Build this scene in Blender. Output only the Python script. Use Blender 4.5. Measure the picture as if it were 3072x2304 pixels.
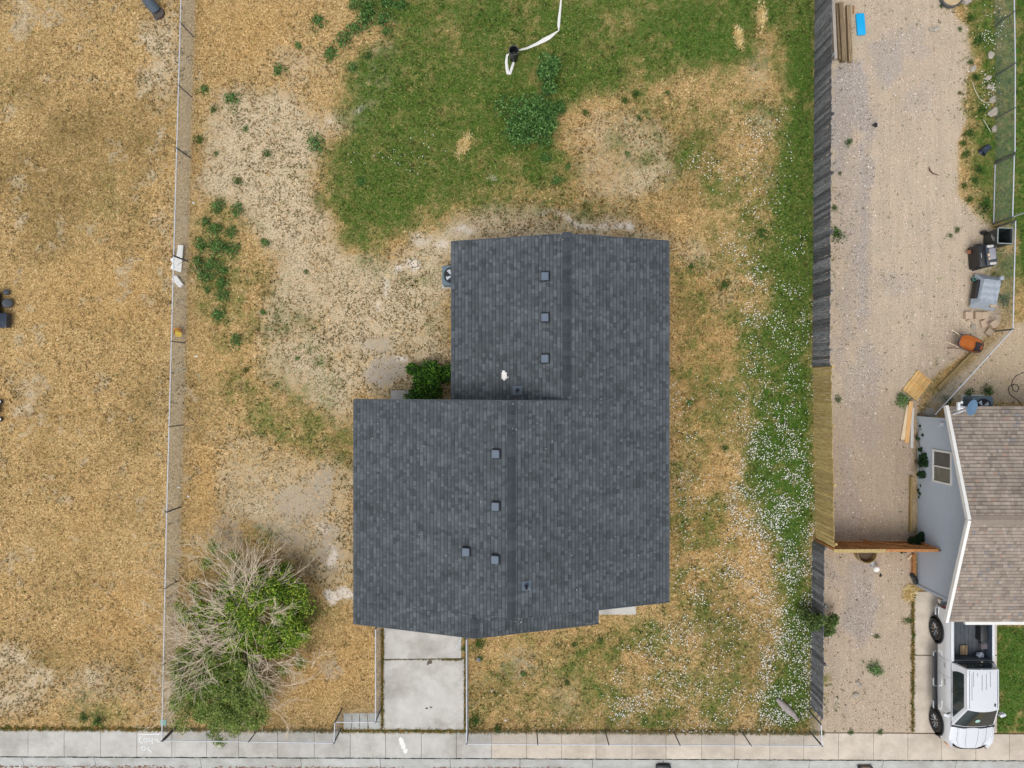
import bpy, bmesh, math, random
import numpy as np
from mathutils import Vector, Matrix, Euler
R = math.radians
random.seed(7)
rng = np.random.default_rng(11)
for o in list(bpy.data.objects): bpy.data.objects.remove(o, do_unlink=True)
S = bpy.context.scene
COL = S.collection
# ------------------------------------------------------------------ camera, light, exposure
H = 30.5                     # drone height over the lawn
cam_d = bpy.data.cameras.new('camera'); cam = bpy.data.objects.new('camera', cam_d); COL.objects.link(cam)
cam.location = (0, 0, H); cam.rotation_euler = (0, 0, 0)
cam_d.sensor_width = 36; cam_d.lens = 36 * H / (3072 / 70.0); cam_d.clip_end = 2000
S.camera = cam
SUN_EL, SUN_AZ = R(66), R(205)      # azimuth clockwise from north (+Y)
W = bpy.data.worlds.new('World'); S.world = W; W.use_nodes = True
wn = W.node_tree; wn.nodes.clear()
sky = wn.nodes.new('ShaderNodeTexSky'); sky.sky_type = 'NISHITA'; sky.sun_disc = False
sky.sun_elevation = SUN_EL; sky.sun_rotation = SUN_AZ
sky.air_density = 1.0; sky.dust_density = 4.0; sky.ozone_density = 1.0
hs = wn.nodes.new('ShaderNodeHueSaturation'); hs.inputs['Saturation'].default_value = 0.32
bg = wn.nodes.new('ShaderNodeBackground'); bg.inputs[1].default_value = 0.15
wo = wn.nodes.new('ShaderNodeOutputWorld')
wn.links.new(sky.outputs[0], hs.inputs['Color']); wn.links.new(hs.outputs[0], bg.inputs[0]); wn.links.new(bg.outputs[0], wo.inputs[0])
sd = bpy.data.lights.new('sun', 'SUN'); sd.energy = 0.7; sd.angle = R(35); sd.color = (1.0, 0.95, 0.88)
so = bpy.data.objects.new('sun', sd); COL.objects.link(so)
sv = Vector((math.sin(SUN_AZ) * math.cos(SUN_EL), math.cos(SUN_AZ) * math.cos(SUN_EL), math.sin(SUN_EL)))
so.rotation_euler = sv.to_track_quat('Z', 'Y').to_euler(); so.location = sv * 60
S.view_settings.view_transform = 'Standard'; S.view_settings.look = 'None'
S.view_settings.exposure = 0.12; S.view_settings.gamma = 1; S.view_settings.use_curve_mapping = False
S.render.engine = 'CYCLES'

# ------------------------------------------------------------------ helpers
def P(px, py, z=0.0):
    k = (H - z) / H / 70.0
    return Vector(((px - 1536) * k, (1152 - py) * k, z))
def lin(r, g, b, k=1.0):
    f = lambda c: (c / 12.92 if c <= .04045 else ((c + .055) / 1.055) ** 2.4)
    return tuple(f(v / 255.0) * k for v in (r, g, b))
def tag(o, label=None, cat=None, group=None, kind=None):
    if label: o['label'] = label
    if cat: o['category'] = cat
    if group: o['group'] = group
    if kind: o['kind'] = kind
    return o
def empty(name, loc=(0, 0, 0), rz=0, **k):
    o = bpy.data.objects.new(name, None); COL.objects.link(o); o.location = loc; o.rotation_euler = (0, 0, rz)
    o.empty_display_size = .2
    return tag(o, **k)
def link(name, me, parent=None, loc=(0, 0, 0), rot=(0, 0, 0), scale=(1, 1, 1)):
    o = bpy.data.objects.new(name, me); COL.objects.link(o); o.parent = parent
    o.location = loc; o.rotation_euler = rot; o.scale = scale
    return o
class MB:
    def __init__(s): s.v = []; s.f = []; s.c = []
    def add(s, vs, fs, col=None):
        n = len(s.v); s.v += [tuple(v) for v in vs]
        for f in fs: s.f.append(tuple(i + n for i in f)); s.c.append(col)
        return s
    def box(s, c, d, rz=0, rot=None, col=None, taper=1.0):
        M = (Euler(rot).to_matrix() if rot else Matrix.Rotation(rz, 3, 'Z'))
        vs = []
        for z in (-.5, .5):
            t = taper if z > 0 else 1
            for x, y in ((-.5, -.5), (.5, -.5), (.5, .5), (-.5, .5)):
                vs.append(M @ Vector((x * d[0] * t, y * d[1] * t, z * d[2])) + Vector(c))
        return s.add(vs, [(3, 2, 1, 0), (4, 5, 6, 7), (0, 1, 5, 4), (1, 2, 6, 5), (2, 3, 7, 6), (3, 0, 4, 7)], col)
    def rbox(s, c, d, r, rz=0, n=4, col=None, rim=.015):
        # box with rounded vertical corners and a softened top rim
        pts = []
        for k, (sx, sy) in enumerate(((1, 1), (-1, 1), (-1, -1), (1, -1))):
            for i in range(n + 1):
                a = (k + i / n) * math.pi / 2
                pts.append((sx * (d[0] / 2 - r) + r * math.cos(a), sy * (d[1] / 2 - r) + r * math.sin(a)))
        m = len(pts); M = Matrix.Rotation(rz, 3, 'Z'); vs = []
        lv = [(-d[2] / 2, 1), (d[2] / 2 - rim, 1), (d[2] / 2, 1 - 2 * rim / min(d[0], d[1]))]
        for z, k in lv:
            for x, y in pts: vs.append(M @ Vector((x * k, y * k, z)) + Vector(c))
        fs = [tuple(range(m - 1, -1, -1)), tuple(range(2 * m, 3 * m))]
        for l in range(2):
            for i in range(m):
                j = (i + 1) % m; fs.append((l * m + i, l * m + j, (l + 1) * m + j, (l + 1) * m + i))
        return s.add(vs, fs, col)
    def tube(s, pts, r, n=8, col=None, cap=True):
        pts = [Vector(p) for p in pts]; rs = r if isinstance(r, (list, tuple)) else [r] * len(pts)
        vs = []; up = Vector((0, 0, 1)); last = None
        for i, p in enumerate(pts):
            d = (pts[min(i + 1, len(pts) - 1)] - pts[max(i - 1, 0)]).normalized()
            a = last if last is not None else (up if abs(d.z) < .9 else Vector((1, 0, 0)))
            x = d.cross(a)
            if x.length < 1e-5: x = d.cross(Vector((1, .3, .2)))
            x.normalize(); y = x.cross(d).normalized(); last = y
            for k in range(n):
                t = 2 * math.pi * k / n; vs.append(p + x * math.cos(t) * rs[i] + y * math.sin(t) * rs[i])
        fs = []
        for i in range(len(pts) - 1):
            for k in range(n):
                q = (k + 1) % n; fs.append((i * n + k, i * n + q, (i + 1) * n + q, (i + 1) * n + k))
        if cap: fs.append(tuple(range(n - 1, -1, -1))); fs.append(tuple((len(pts) - 1) * n + k for k in range(n)))
        return s.add(vs, fs, col)
    def lathe(s, prof, c=(0, 0, 0), n=24, M=None, col=None):
        vs = []; M = M or Matrix.Identity(3)
        for r, z in prof:
            for k in range(n):
                t = 2 * math.pi * k / n; vs.append(M @ Vector((r * math.cos(t), r * math.sin(t), z)) + Vector(c))
        fs = []
        for i in range(len(prof) - 1):
            for k in range(n):
                q = (k + 1) % n; fs.append((i * n + k, i * n + q, (i + 1) * n + q, (i + 1) * n + k))
        return s.add(vs, fs, col)
    def prism(s, poly, z0, z1, col=None):
        n = len(poly); vs = [(x, y, z0) for x, y in poly] + [(x, y, z1) for x, y in poly]
        fs = [tuple(range(n - 1, -1, -1)), tuple(range(n, 2 * n))] + [(i, (i + 1) % n, n + (i + 1) % n, n + i) for i in range(n)]
        return s.add(vs, fs, col)
    def slab(s, top, th, col=None):
        n = len(top); vs = [Vector(p) for p in top] + [Vector(p) - Vector((0, 0, th)) for p in top]
        return s.add(vs, [tuple(range(n)), tuple(range(2 * n - 1, n - 1, -1))] + [((i + 1) % n, i, n + i, n + (i + 1) % n) for i in range(n)], col)
    def grid(s, fn, nu, nv, col=None):
        vs = [fn(i / nu, j / nv) for j in range(nv + 1) for i in range(nu + 1)]
        fs = [(j * (nu + 1) + i, j * (nu + 1) + i + 1, (j + 1) * (nu + 1) + i + 1, (j + 1) * (nu + 1) + i) for j in range(nv) for i in range(nu)]
        return s.add(vs, fs, col)
    def mesh(s, name, mat, smooth=False, fixn=True):
        me = bpy.data.meshes.new(name); me.from_pydata(s.v, [], s.f)
        if fixn:
            bm = bmesh.new(); bm.from_mesh(me)
            bmesh.ops.recalc_face_normals(bm, faces=bm.faces); bm.to_mesh(me); bm.free()
        if any(c is not None for c in s.c):
            ca = me.color_attributes.new('Col', 'FLOAT_COLOR', 'CORNER'); arr = []
            for p in me.polygons:
                c = s.c[p.index] or (.5, .5, .5)
                arr += [c[0], c[1], c[2], 1.0] * len(p.vertices)
            ca.data.foreach_set('color', arr)
        if mat: me.materials.append(mat)
        if smooth:
            me.polygons.foreach_set('use_smooth', [True] * len(me.polygons))
            try: me.set_sharp_from_angle(angle=R(35))
            except Exception: pass
        return me
    def build(s, name, mat, parent=None, loc=(0, 0, 0), rz=0, smooth=False, **k):
        o = link(name, s.mesh(name, mat, smooth), parent, loc, (0, 0, rz)); return tag(o, **k)

# ------------------------------------------------------------------ materials
def nodes(name):
    m = bpy.data.materials.new(name); m.use_nodes = True; nt = m.node_tree
    return m, nt, nt.nodes, nt.links, nt.nodes['Principled BSDF']
def N(nt, t, **k):
    n = nt.nodes.new(t)
    for a, b in k.items():
        if a.startswith('i_'): n.inputs[a[2:].replace('_', ' ')].default_value = b
        else: setattr(n, a, b)
    return n
def mixc(nt, fac, a, b, mode='MIX'):
    n = nt.nodes.new('ShaderNodeMix'); n.data_type = 'RGBA'; n.blend_type = mode; n.clamp_factor = True
    for s_, v in ((0, fac), (6, a), (7, b)):
        if hasattr(v, 'links'): nt.links.new(v, n.inputs[s_])
        elif isinstance(v, (tuple, list)): n.inputs[s_].default_value = (*v[:3], 1)
        else: n.inputs[s_].default_value = v
    return n.outputs[2]
def mth(nt, op, a, b=None, c=None, clamp=False):
    n = nt.nodes.new('ShaderNodeMath'); n.operation = op; n.use_clamp = clamp
    for i, v in enumerate((a, b, c)):
        if v is None: continue
        if hasattr(v, 'links'): nt.links.new(v, n.inputs[i])
        else: n.inputs[i].default_value = v
    return n.outputs[0]
def ramp(nt, src, stops, interp='LINEAR'):
    n = nt.nodes.new('ShaderNodeValToRGB'); n.color_ramp.interpolation = interp
    e = n.color_ramp.elements
    while len(e) < len(stops): e.new(.5)
    for i, (p, c) in enumerate(stops): e[i].position = p; e[i].color = (*c[:3], 1) if not isinstance(c, float) else (c, c, c, 1)
    nt.links.new(src, n.inputs[0]); return n.outputs[0]
def noise(nt, vec, scale, detail=3, rough=.6, dist=0):
    n = nt.nodes.new('ShaderNodeTexNoise'); n.inputs['Scale'].default_value = scale
    n.inputs['Detail'].default_value = detail; n.inputs['Roughness'].default_value = rough; n.inputs['Distortion'].default_value = dist
    nt.links.new(vec, n.inputs['Vector']); return n.outputs[0]
def bumpn(nt, h, strength, dist, bs):
    b = nt.nodes.new('ShaderNodeBump'); b.inputs['Strength'].default_value = strength; b.inputs['Distance'].default_value = dist
    nt.links.new(h, b.inputs['Height']); nt.links.new(b.outputs[0], bs.inputs['Normal'])
MC = {}
def mat(name, rgb, rough=.7, var=.18, scale=9, metal=0, bump=.0, spec=.5, objvar=0.0, coat=0, dirt=None, dirt_amt=0.0):
    if name in MC: return MC[name]
    m, nt, nn, L, bs = nodes(name)
    tc = N(nt, 'ShaderNodeTexCoord'); v = tc.outputs['Object']
    n1 = noise(nt, v, scale, 5, .65)
    c = mixc(nt, ramp(nt, n1, [(.3, 0.0), (.7, 1.0)]), tuple(x * (1 - var) for x in rgb), tuple(min(1, x * (1 + var)) for x in rgb))
    if dirt is not None:
        n2 = noise(nt, v, scale * .35, 4, .7)
        c = mixc(nt, mth(nt, 'MULTIPLY', ramp(nt, n2, [(.45, 0.0), (.7, 1.0)]), dirt_amt), c, dirt)
    if objvar:
        oi = N(nt, 'ShaderNodeObjectInfo')
        f = mth(nt, 'MULTIPLY_ADD', oi.outputs['Random'], 2 * objvar, 1 - objvar)
        cc = N(nt, 'ShaderNodeCombineColor')
        for i in range(3): L.new(f, cc.inputs[i])
        c = mixc(nt, 1.0, c, cc.outputs[0], 'MULTIPLY')
    L.new(c, bs.inputs['Base Color']); bs.inputs['Roughness'].default_value = rough; bs.inputs['Metallic'].default_value = metal
    bs.inputs['Specular IOR Level'].default_value = spec
    if coat: bs.inputs['Coat Weight'].default_value = coat; bs.inputs['Coat Roughness'].default_value = .08
    if bump: bumpn(nt, noise(nt, v, scale * 4, 4, .6), bump, .02, bs)
    MC[name] = m; return m
def mat_attr(name, rough=.85, var=.2, scale=30, bump=0.0, spec=.3, trans=0.0):
    m, nt, nn, L, bs = nodes(name)
    at = N(nt, 'ShaderNodeVertexColor', layer_name='Col'); tc = N(nt, 'ShaderNodeTexCoord')
    n1 = noise(nt, tc.outputs['Object'], scale, 4, .6)
    f = ramp(nt, n1, [(.3, 1 - var), (.7, 1 + var)])
    c = mixc(nt, 1.0, at.outputs[0], f, 'MULTIPLY')
    L.new(c, bs.inputs['Base Color']); bs.inputs['Roughness'].default_value = rough; bs.inputs['Specular IOR Level'].default_value = spec
    if bump: bumpn(nt, noise(nt, tc.outputs['Object'], scale * 2, 3, .6), bump, .01, bs)
    if trans:
        tr = N(nt, 'ShaderNodeBsdfTranslucent'); L.new(c, tr.inputs[0]); mx = N(nt, 'ShaderNodeMixShader'); mx.inputs[0].default_value = trans
        L.new(bs.outputs[0], mx.inputs[1]); L.new(tr.outputs[0], mx.inputs[2]); L.new(mx.outputs[0], nt.nodes['Material Output'].inputs[0])
    return m
def mat_wood(name, c1, c2, axis='Z', rough=.8, objvar=.25, fleck=None, grain=14):
    m, nt, nn, L, bs = nodes(name)
    tc = N(nt, 'ShaderNodeTexCoord'); oi = N(nt, 'ShaderNodeObjectInfo')
    mp = N(nt, 'ShaderNodeMapping'); L.new(tc.outputs['Object'], mp.inputs[0])
    sc = [grain, grain, grain]; sc['XYZ'.index(axis)] = 1.1; mp.inputs['Scale'].default_value = sc
    cb = N(nt, 'ShaderNodeCombineXYZ'); L.new(mth(nt, 'MULTIPLY', oi.outputs['Random'], 37.0), cb.inputs[0]); L.new(mth(nt, 'MULTIPLY', oi.outputs['Random'], 91.0), cb.inputs[2])
    L.new(cb.outputs[0], mp.inputs['Location'])
    g = noise(nt, mp.outputs[0], 2.0, 6, .7, .6)
    c = mixc(nt, ramp(nt, g, [(.32, 0.0), (.68, 1.0)]), c1, c2)
    if fleck:
        g2 = noise(nt, mp.outputs[0], 5.0, 3, .6)
        c = mixc(nt, ramp(nt, g2, [(.62, 0.0), (.68, 1.0)]), c, fleck)
    f = mth(nt, 'MULTIPLY_ADD', oi.outputs['Random'], 2 * objvar, 1 - objvar)
    cc = N(nt, 'ShaderNodeCombineColor')
    for i in range(3): L.new(f, cc.inputs[i])
    c = mixc(nt, 1.0, c, cc.outputs[0], 'MULTIPLY')
    L.new(c, bs.inputs['Base Color']); bs.inputs['Roughness'].default_value = rough; bs.inputs['Specular IOR Level'].default_value = .25
    bumpn(nt, g, .5, .01, bs)
    return m
M_conc = mat('concrete', lin(192, 190, 184), .9, .11, 1.6, bump=.35, objvar=.06, dirt=lin(146, 142, 132), dirt_amt=.75)
M_conc_w = mat('warm_concrete', lin(204, 193, 178), .9, .1, 1.6, bump=.35, objvar=.06, dirt=lin(158, 146, 130), dirt_amt=.65)
M_conc_g = mat('gutter_concrete', lin(178, 180, 176), .9, .12, 2.0, bump=.25, objvar=.05, dirt=lin(140, 135, 125), dirt_amt=.6)
M_galv = mat('galvanised_steel', lin(206, 212, 222), .45, .06, 6, metal=.15)
M_galv_d = mat('weathered_steel', lin(105, 110, 115), .55, .15, 6, metal=.5)
M_wire = mat('galvanised_wire', lin(158, 162, 160), .6, .1, 6)
M_black = mat('black_plastic', lin(32, 35, 38), .45, .2, 8)
M_rubber = mat('rubber', lin(38, 38, 40), .85, .2, 12)
M_white = mat('white_paint', lin(232, 232, 228), .6, .04, 4, dirt=lin(200, 195, 185), dirt_amt=.25)
M_siding = mat('grey_siding', lin(176, 188, 200), .6, .03, 3)
M_wall = mat('house_wall', lin(196, 190, 176), .8, .05, 3)
M_glass = mat('window_glass', lin(40, 46, 50), .08, .1, 1.0, spec=.8)
M_dark = mat('dark_interior', lin(20, 22, 26), .6, .15, 5)
M_slate = mat('slate_metal', lin(92, 106, 122), .5, .08, 6, dirt=lin(80, 88, 98), dirt_amt=.4)
M_ac = mat('blue_grey_enamel', lin(96, 118, 130), .45, .06, 5)
M_rock = mat('pale_rock', lin(172, 164, 152), .9, .15, 10, bump=.5, objvar=.12)
M_block = mat('tan_concrete_block', lin(190, 168, 145), .92, .08, 14, bump=.4, objvar=.1)
M_shingle = mat_attr('slate_shingle', .9, .22, 40, .35, .25)
def weather(m, amt, tint):
    nt = m.node_tree; bs = nt.nodes['Principled BSDF']; src = bs.inputs['Base Color'].links[0].from_socket
    ge = nt.nodes.new('ShaderNodeNewGeometry'); mp = nt.nodes.new('ShaderNodeMapping'); nt.links.new(ge.outputs['Position'], mp.inputs[0]); mp.inputs['Scale'].default_value = (.9, 2.4, .9)
    a = noise(nt, mp.outputs[0], .7, 5, .65, .5); b = noise(nt, ge.outputs['Position'], 3.2, 5, .75)
    c = mixc(nt, 1.0, src, ramp(nt, a, [(.3, 1 - amt), (.7, 1 + amt)]), 'MULTIPLY')
    c = mixc(nt, mth(nt, 'MULTIPLY', ramp(nt, b, [(.56, 0.0), (.74, 1.0)]), .4), c, tint); nt.links.new(c, bs.inputs['Base Color'])
weather(M_shingle, .14, lin(104, 108, 108))
M_leaf = mat_attr('leaf', .6, .22, 9, 0, .35, trans=.25)
M_straw = mat_attr('grass_blade', .8, .15, 5, 0, .2, trans=.2)
M_flower = mat('clover_flower', lin(235, 235, 225), .7, .06, 5)
M_stone = mat_attr('pebble', .9, .15, 20, 0, .25)
M_twig = mat('dead_twig', lin(216, 200, 176), .8, .16, 3)
M_bark = mat('bark', lin(110, 95, 78), .9, .2, 8, bump=.5)

# ------------------------------------------------------------------ procedural masks of the ground cover (numpy)
D = 3072 / 2212.0
def hashl(ix, iy, seed):
    h = (ix.astype(np.int64) * 374761393 + iy.astype(np.int64) * 668265263 + seed * 1442695) & 0x7fffffff
    h = ((h ^ (h >> 13)) * 1274126177) & 0x7fffffff
    return ((h ^ (h >> 16)) & 0xffff) / 65535.0
def vnoise(x, y, scale, seed):
    x = x / scale; y = y / scale; ix = np.floor(x); iy = np.floor(y); fx = x - ix; fy = y - iy
    fx = fx * fx * (3 - 2 * fx); fy = fy * fy * (3 - 2 * fy)
    a = hashl(ix, iy, seed); b = hashl(ix + 1, iy, seed); c = hashl(ix, iy + 1, seed); d = hashl(ix + 1, iy + 1, seed)
    return (a * (1 - fx) + b * fx) * (1 - fy) + (c * (1 - fx) + d * fx) * fy
def fbm(x, y, scale, seed, o=4, g=.55):
    s = 0; a = 1; t = 0
    for i in range(o):
        s = s + a * vnoise(x, y, scale / 2 ** i, seed + i * 17); t += a; a *= g
    return s / t
def inpoly(x, y, poly):
    r = np.zeros(x.shape, bool); n = len(poly)
    for i in range(n):
        x1, y1 = poly[i]; x2, y2 = poly[(i + 1) % n]
        if y1 == y2: continue
        c = ((y1 > y) != (y2 > y)) & (x < (x2 - x1) * (y - y1) / (y2 - y1) + x1)
        r ^= c
    return r
def blur(a, s):
    k = int(3 * s); w = np.exp(-np.arange(-k, k + 1) ** 2 / (2.0 * s * s)); w /= w.sum()
    for ax in (0, 1):
        pad = [(0, 0), (0, 0)]; pad[ax] = (k, k); p = np.pad(a, pad, 'edge'); out = np.zeros_like(a)
        for i, wi in enumerate(w):
            sl = [slice(None)] * 2; sl[ax] = slice(i, i + a.shape[ax]); out += wi * p[tuple(sl)]
        a = out
    return a
STEP = 0.09
gx = np.arange(-24.5, 24.5 + STEP / 2, STEP); gy = np.arange(-18.4, 18.6 + STEP / 2, STEP)
GX, GY = np.meshgrid(gx, gy)
PX = 1536 + GX * 70; PY = 1152 - GY * 70            # native photo pixels of the ground point
dx = PX / D; dy = PY / D                              # the 2212-wide overview pixels used for tracing
wx = dx + (fbm(PX, PY, 110, 3) - .5) * 60 + (fbm(PX, PY, 24, 5) - .5) * 30
wy = dy + (fbm(PX, PY, 110, 9) - .5) * 60 + (fbm(PX, PY, 24, 6) - .5) * 22
sx_ = dx + (fbm(PX, PY, 40, 13) - .5) * 10; sy_ = dy + (fbm(PX, PY, 40, 19) - .5) * 10
def mask(items, sig=1.6, warp=True):
    a = np.zeros(GX.shape)
    X_, Y_ = (wx, wy) if warp else (sx_, sy_)
    for it in items:
        if it[0] == 'p': a = np.maximum(a, it[1] * inpoly(X_, Y_, it[2]))
        elif it[0] == 'e':
            _, s, cx, cy, rx, ry = it
            d2 = ((X_ - cx) / rx) ** 2 + ((Y_ - cy) / ry) ** 2
            a = np.maximum(a, s * np.clip(1.35 - d2, 0, 1))
        elif it[0] == 'x':
            _, s, poly = it; a = a * (1 - s * inpoly(X_, Y_, poly))
    return blur(a, sig)
mG = mask([
    ('p', .95, [(752, -40), (1780, -40), (1775, 95), (1650, 90), (1610, 130), (1570, 165), (1470, 160), (1385, 195), (1300, 205), (1245, 235), (1200, 290), (1240, 330), (1200, 390), (1110, 400), (1040, 440), (960, 470), (900, 505), (830, 535), (790, 552), (740, 505), (700, 455), (672, 400), (705, 350), (690, 320), (735, 290), (745, 240), (715, 205), (735, 150), (760, 110), (820, 95), (860, 60), (770, 40)]),
    ('p', 1.15, [(1690, -40), (1775, -40), (1768, 800), (1765, 1300), (1762, 1592), (1640, 1588), (1690, 1350), (1650, 1150), (1608, 1000), (1640, 860), (1620, 740), (1660, 640), (1625, 560), (1660, 480), (1650, 420), (1700, 300), (1690, 150)]),
    ('e', .5, 1480, 300, 160, 110), ('e', .45, 1600, 330, 110, 260), ('p', .42, [(1455, 560), (1640, 540), (1640, 900), (1560, 1000), (1600, 1240), (1500, 1330), (1620, 1560), (1010, 1585), (1010, 1390), (1440, 1320)]), ('p', .32, [(430, 560), (640, 600), (760, 860), (640, 1000), (480, 900)]), ('e', .5, 1180, 440, 160, 26), ('e', .55, 1330, 1540, 240, 50), ('e', .5, 1550, 1440, 90, 130), ('e', .5, 1090, 1480, 70, 80), ('e', .6, 210, 1545, 60, 34), ('e', .42, 1300, 470, 160, 30), ('e', .55, 1500, 290, 90, 60), ('e', .5, 1560, 350, 70, 90), ('e', .45, 1290, 190, 120, 30), ('e', .6, 1210, 360, 60, 50),
    ('e', .5, 570, 875, 90, 55), ('e', .45, 700, 950, 60, 50), ('e', .6, 745, 990, 36, 60), ('e', .35, 520, 820, 70, 40), ('e', .4, 640, 880, 60, 40),
    ('e', .5, 610, 330, 20, 16), ('e', .3, 620, 760, 80, 40), ('e', .35, 430, 830, 20, 40), ('e', .6, 470, 600, 70, 90), ('e', .5, 480, 500, 80, 60), ('e', .35, 500, 720, 60, 40),
    ('e', .65, 205, 1545, 42, 26), ('e', .3, 90, 1180, 30, 20), ('e', .25, 250, 430, 50, 80), ('e', .35, 5, 1280, 12, 20), ('e', .3, 0, 200, 18, 60),
    ('e', .5, 1050, 1405, 24, 50), ('e', .4, 1100, 1480, 40, 30), ('e', .5, 1040, 1560, 40, 22), ('e', .5, 1250, 1585, 160, 12), ('e', .5, 1500, 1585, 180, 16),
    ('e', .5, 1250, 1400, 90, 20), ('e', .45, 1360, 1500, 90, 70), ('e', .4, 1500, 1550, 120, 40), ('e', .55, 1300, 1340, 36, 14), ('e', .3, 1130, 1390, 70, 18),
    ('e', .45, 560, 1170, 50, 34), ('e', .55, 530, 1250, 70, 60), ('e', .35, 460, 1200, 40, 30), ('e', .5, 640, 1330, 40, 50), ('e', .3, 680, 1350, 60, 70), ('e', .4, 500, 1500, 80, 40),
    ('e', .3, 1480, 880, 26, 20), ('e', .35, 1560, 970, 24, 20), ('e', .4, 1560, 1200, 18, 18), ('e', .3, 1500, 840, 60, 26),
    ('p', .85, [(2088, -40), (2300, -40), (2300, 620), (2195, 620), (2195, 500), (2150, 480), (2148, 430), (2100, 420), (2090, 350), (2100, 270), (2085, 200), (2105, 150), (2105, 100), (2060, 50)]),
    ('e', .6, 2105, 365, 24, 16), ('e', .7, 2125, 445, 32, 26), ('e', .35, 2090, 430, 40, 40), ('e', .35, 2100, 250, 30, 60), ('e', .6, 2165, 600, 30, 70), ('e', .5, 2180, 690, 20, 40), ('e', .5, 2185, 560, 20, 40),
    ('e', .5, 2060, 860, 60, 14), ('e', .4, 1990, 880, 24, 24), ('e', .5, 2140, 845, 80, 14), ('e', .35, 2030, 790, 20, 60), ('e', .35, 1970, 1310, 10, 80), ('e', .35, 1788, 1480, 10, 120),
    ('e', .25, 905, 600, 60, 40), ('e', .3, 830, 570, 60, 40), ('e', .3, 950, 700, 30, 80),
], 5.0)
mG = np.clip(mG + (fbm(PX, PY, 80, 61, 5, .75) - .5) * 1.7 * np.clip(mG * 2.6, 0, 1) * (1.25 - mG), 0, 1)
mG = np.clip(mG + (fbm(PX, PY, 34, 71, 4, .7) - .5) * 3.6 * mG * (1 - mG), 0, 1)
mG = np.clip(mG - .42 * np.clip((fbm(PX, PY, 70, 72, 6, .8) - .52) * 4, 0, 1), 0, 1)
mG = np.maximum(mG, mask([('p', 1.0, [(2142, 1350), (2300, 1350), (2300, 1582), (2142, 1582)]), ('p', 1.0, [(2194, -40), (2300, -40), (2300, 600), (2200, 600)])], .8, False) * (1 - .5 * np.clip((fbm(PX, PY, 60, 73, 4, .7) - .55) * 6, 0, 1)))
mB = mask([
    ('p', .8, [(470, 190), (560, 170), (700, 240), (690, 340), (665, 400), (700, 460), (760, 560), (840, 560), (930, 510), (1060, 440), (1200, 440), (1330, 468), (1450, 520), (1450, 545), (975, 560), (975, 860), (770, 862), (765, 1000), (640, 980), (560, 760), (600, 560), (500, 430), (430, 420), (440, 300)]),
    ('p', .55, [(450, 900), (620, 930), (765, 1010), (765, 1340), (660, 1250), (560, 1130), (480, 1120), (450, 1000)]),
    ('p', .6, [(1240, 240), (1400, 230), (1470, 300), (1480, 390), (1380, 430), (1260, 420), (1230, 330)]),
    ('e', .8, 825, 150, 60, 60), ('e', .6, 790, 245, 40, 40), ('e', .7, 700, 250, 50, 30), ('e', .5, 640, 150, 80, 60), ('e', .7, 700, 280, 40, 20),
    ('e', .55, 350, 130, 36, 150), ('e', .5, 350, 60, 60, 60), ('e', .35, 355, 460, 20, 160), ('e', .5, 345, 850, 20, 140), ('e', .45, 345, 1130, 16, 200), ('e', .6, 40, 1470, 80, 90), ('e', .35, 200, 1480, 120, 60), ('e', .35, 100, 20, 160, 40),
    ('e', .4, 20, 500, 30, 40), ('e', .3, 60, 850, 60, 100), ('e', .45, 1120, 1450, 60, 50), ('e', .4, 1220, 1520, 60, 50), ('e', .35, 1030, 1480, 40, 60),
    ('e', .6, 1640, 150, 30, 60), ('e', .5, 1640, 260, 30, 40), ('e', .45, 1650, 390, 30, 40), ('e', .4, 1500, 560, 50, 40), ('e', .4, 1560, 130, 30, 20), ('e', .35, 1560, 620, 40, 60), ('e', .3, 1480, 1000, 30, 100),
    ('e', .6, 2120, 480, 50, 40), ('e', .5, 2110, 400, 30, 20), ('e', .4, 1100, 470, 200, 20),
    ('x', .8, [(570, 860), (640, 840), (760, 960), (760, 1020), (700, 1010), (560, 930)]),
], 4.0)
mB = np.clip(mB + (fbm(PX, PY, 120, 62, 5, .6) - .5) * 1.0 * np.clip(mB * 2, 0, 1), 0, 1)
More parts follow.
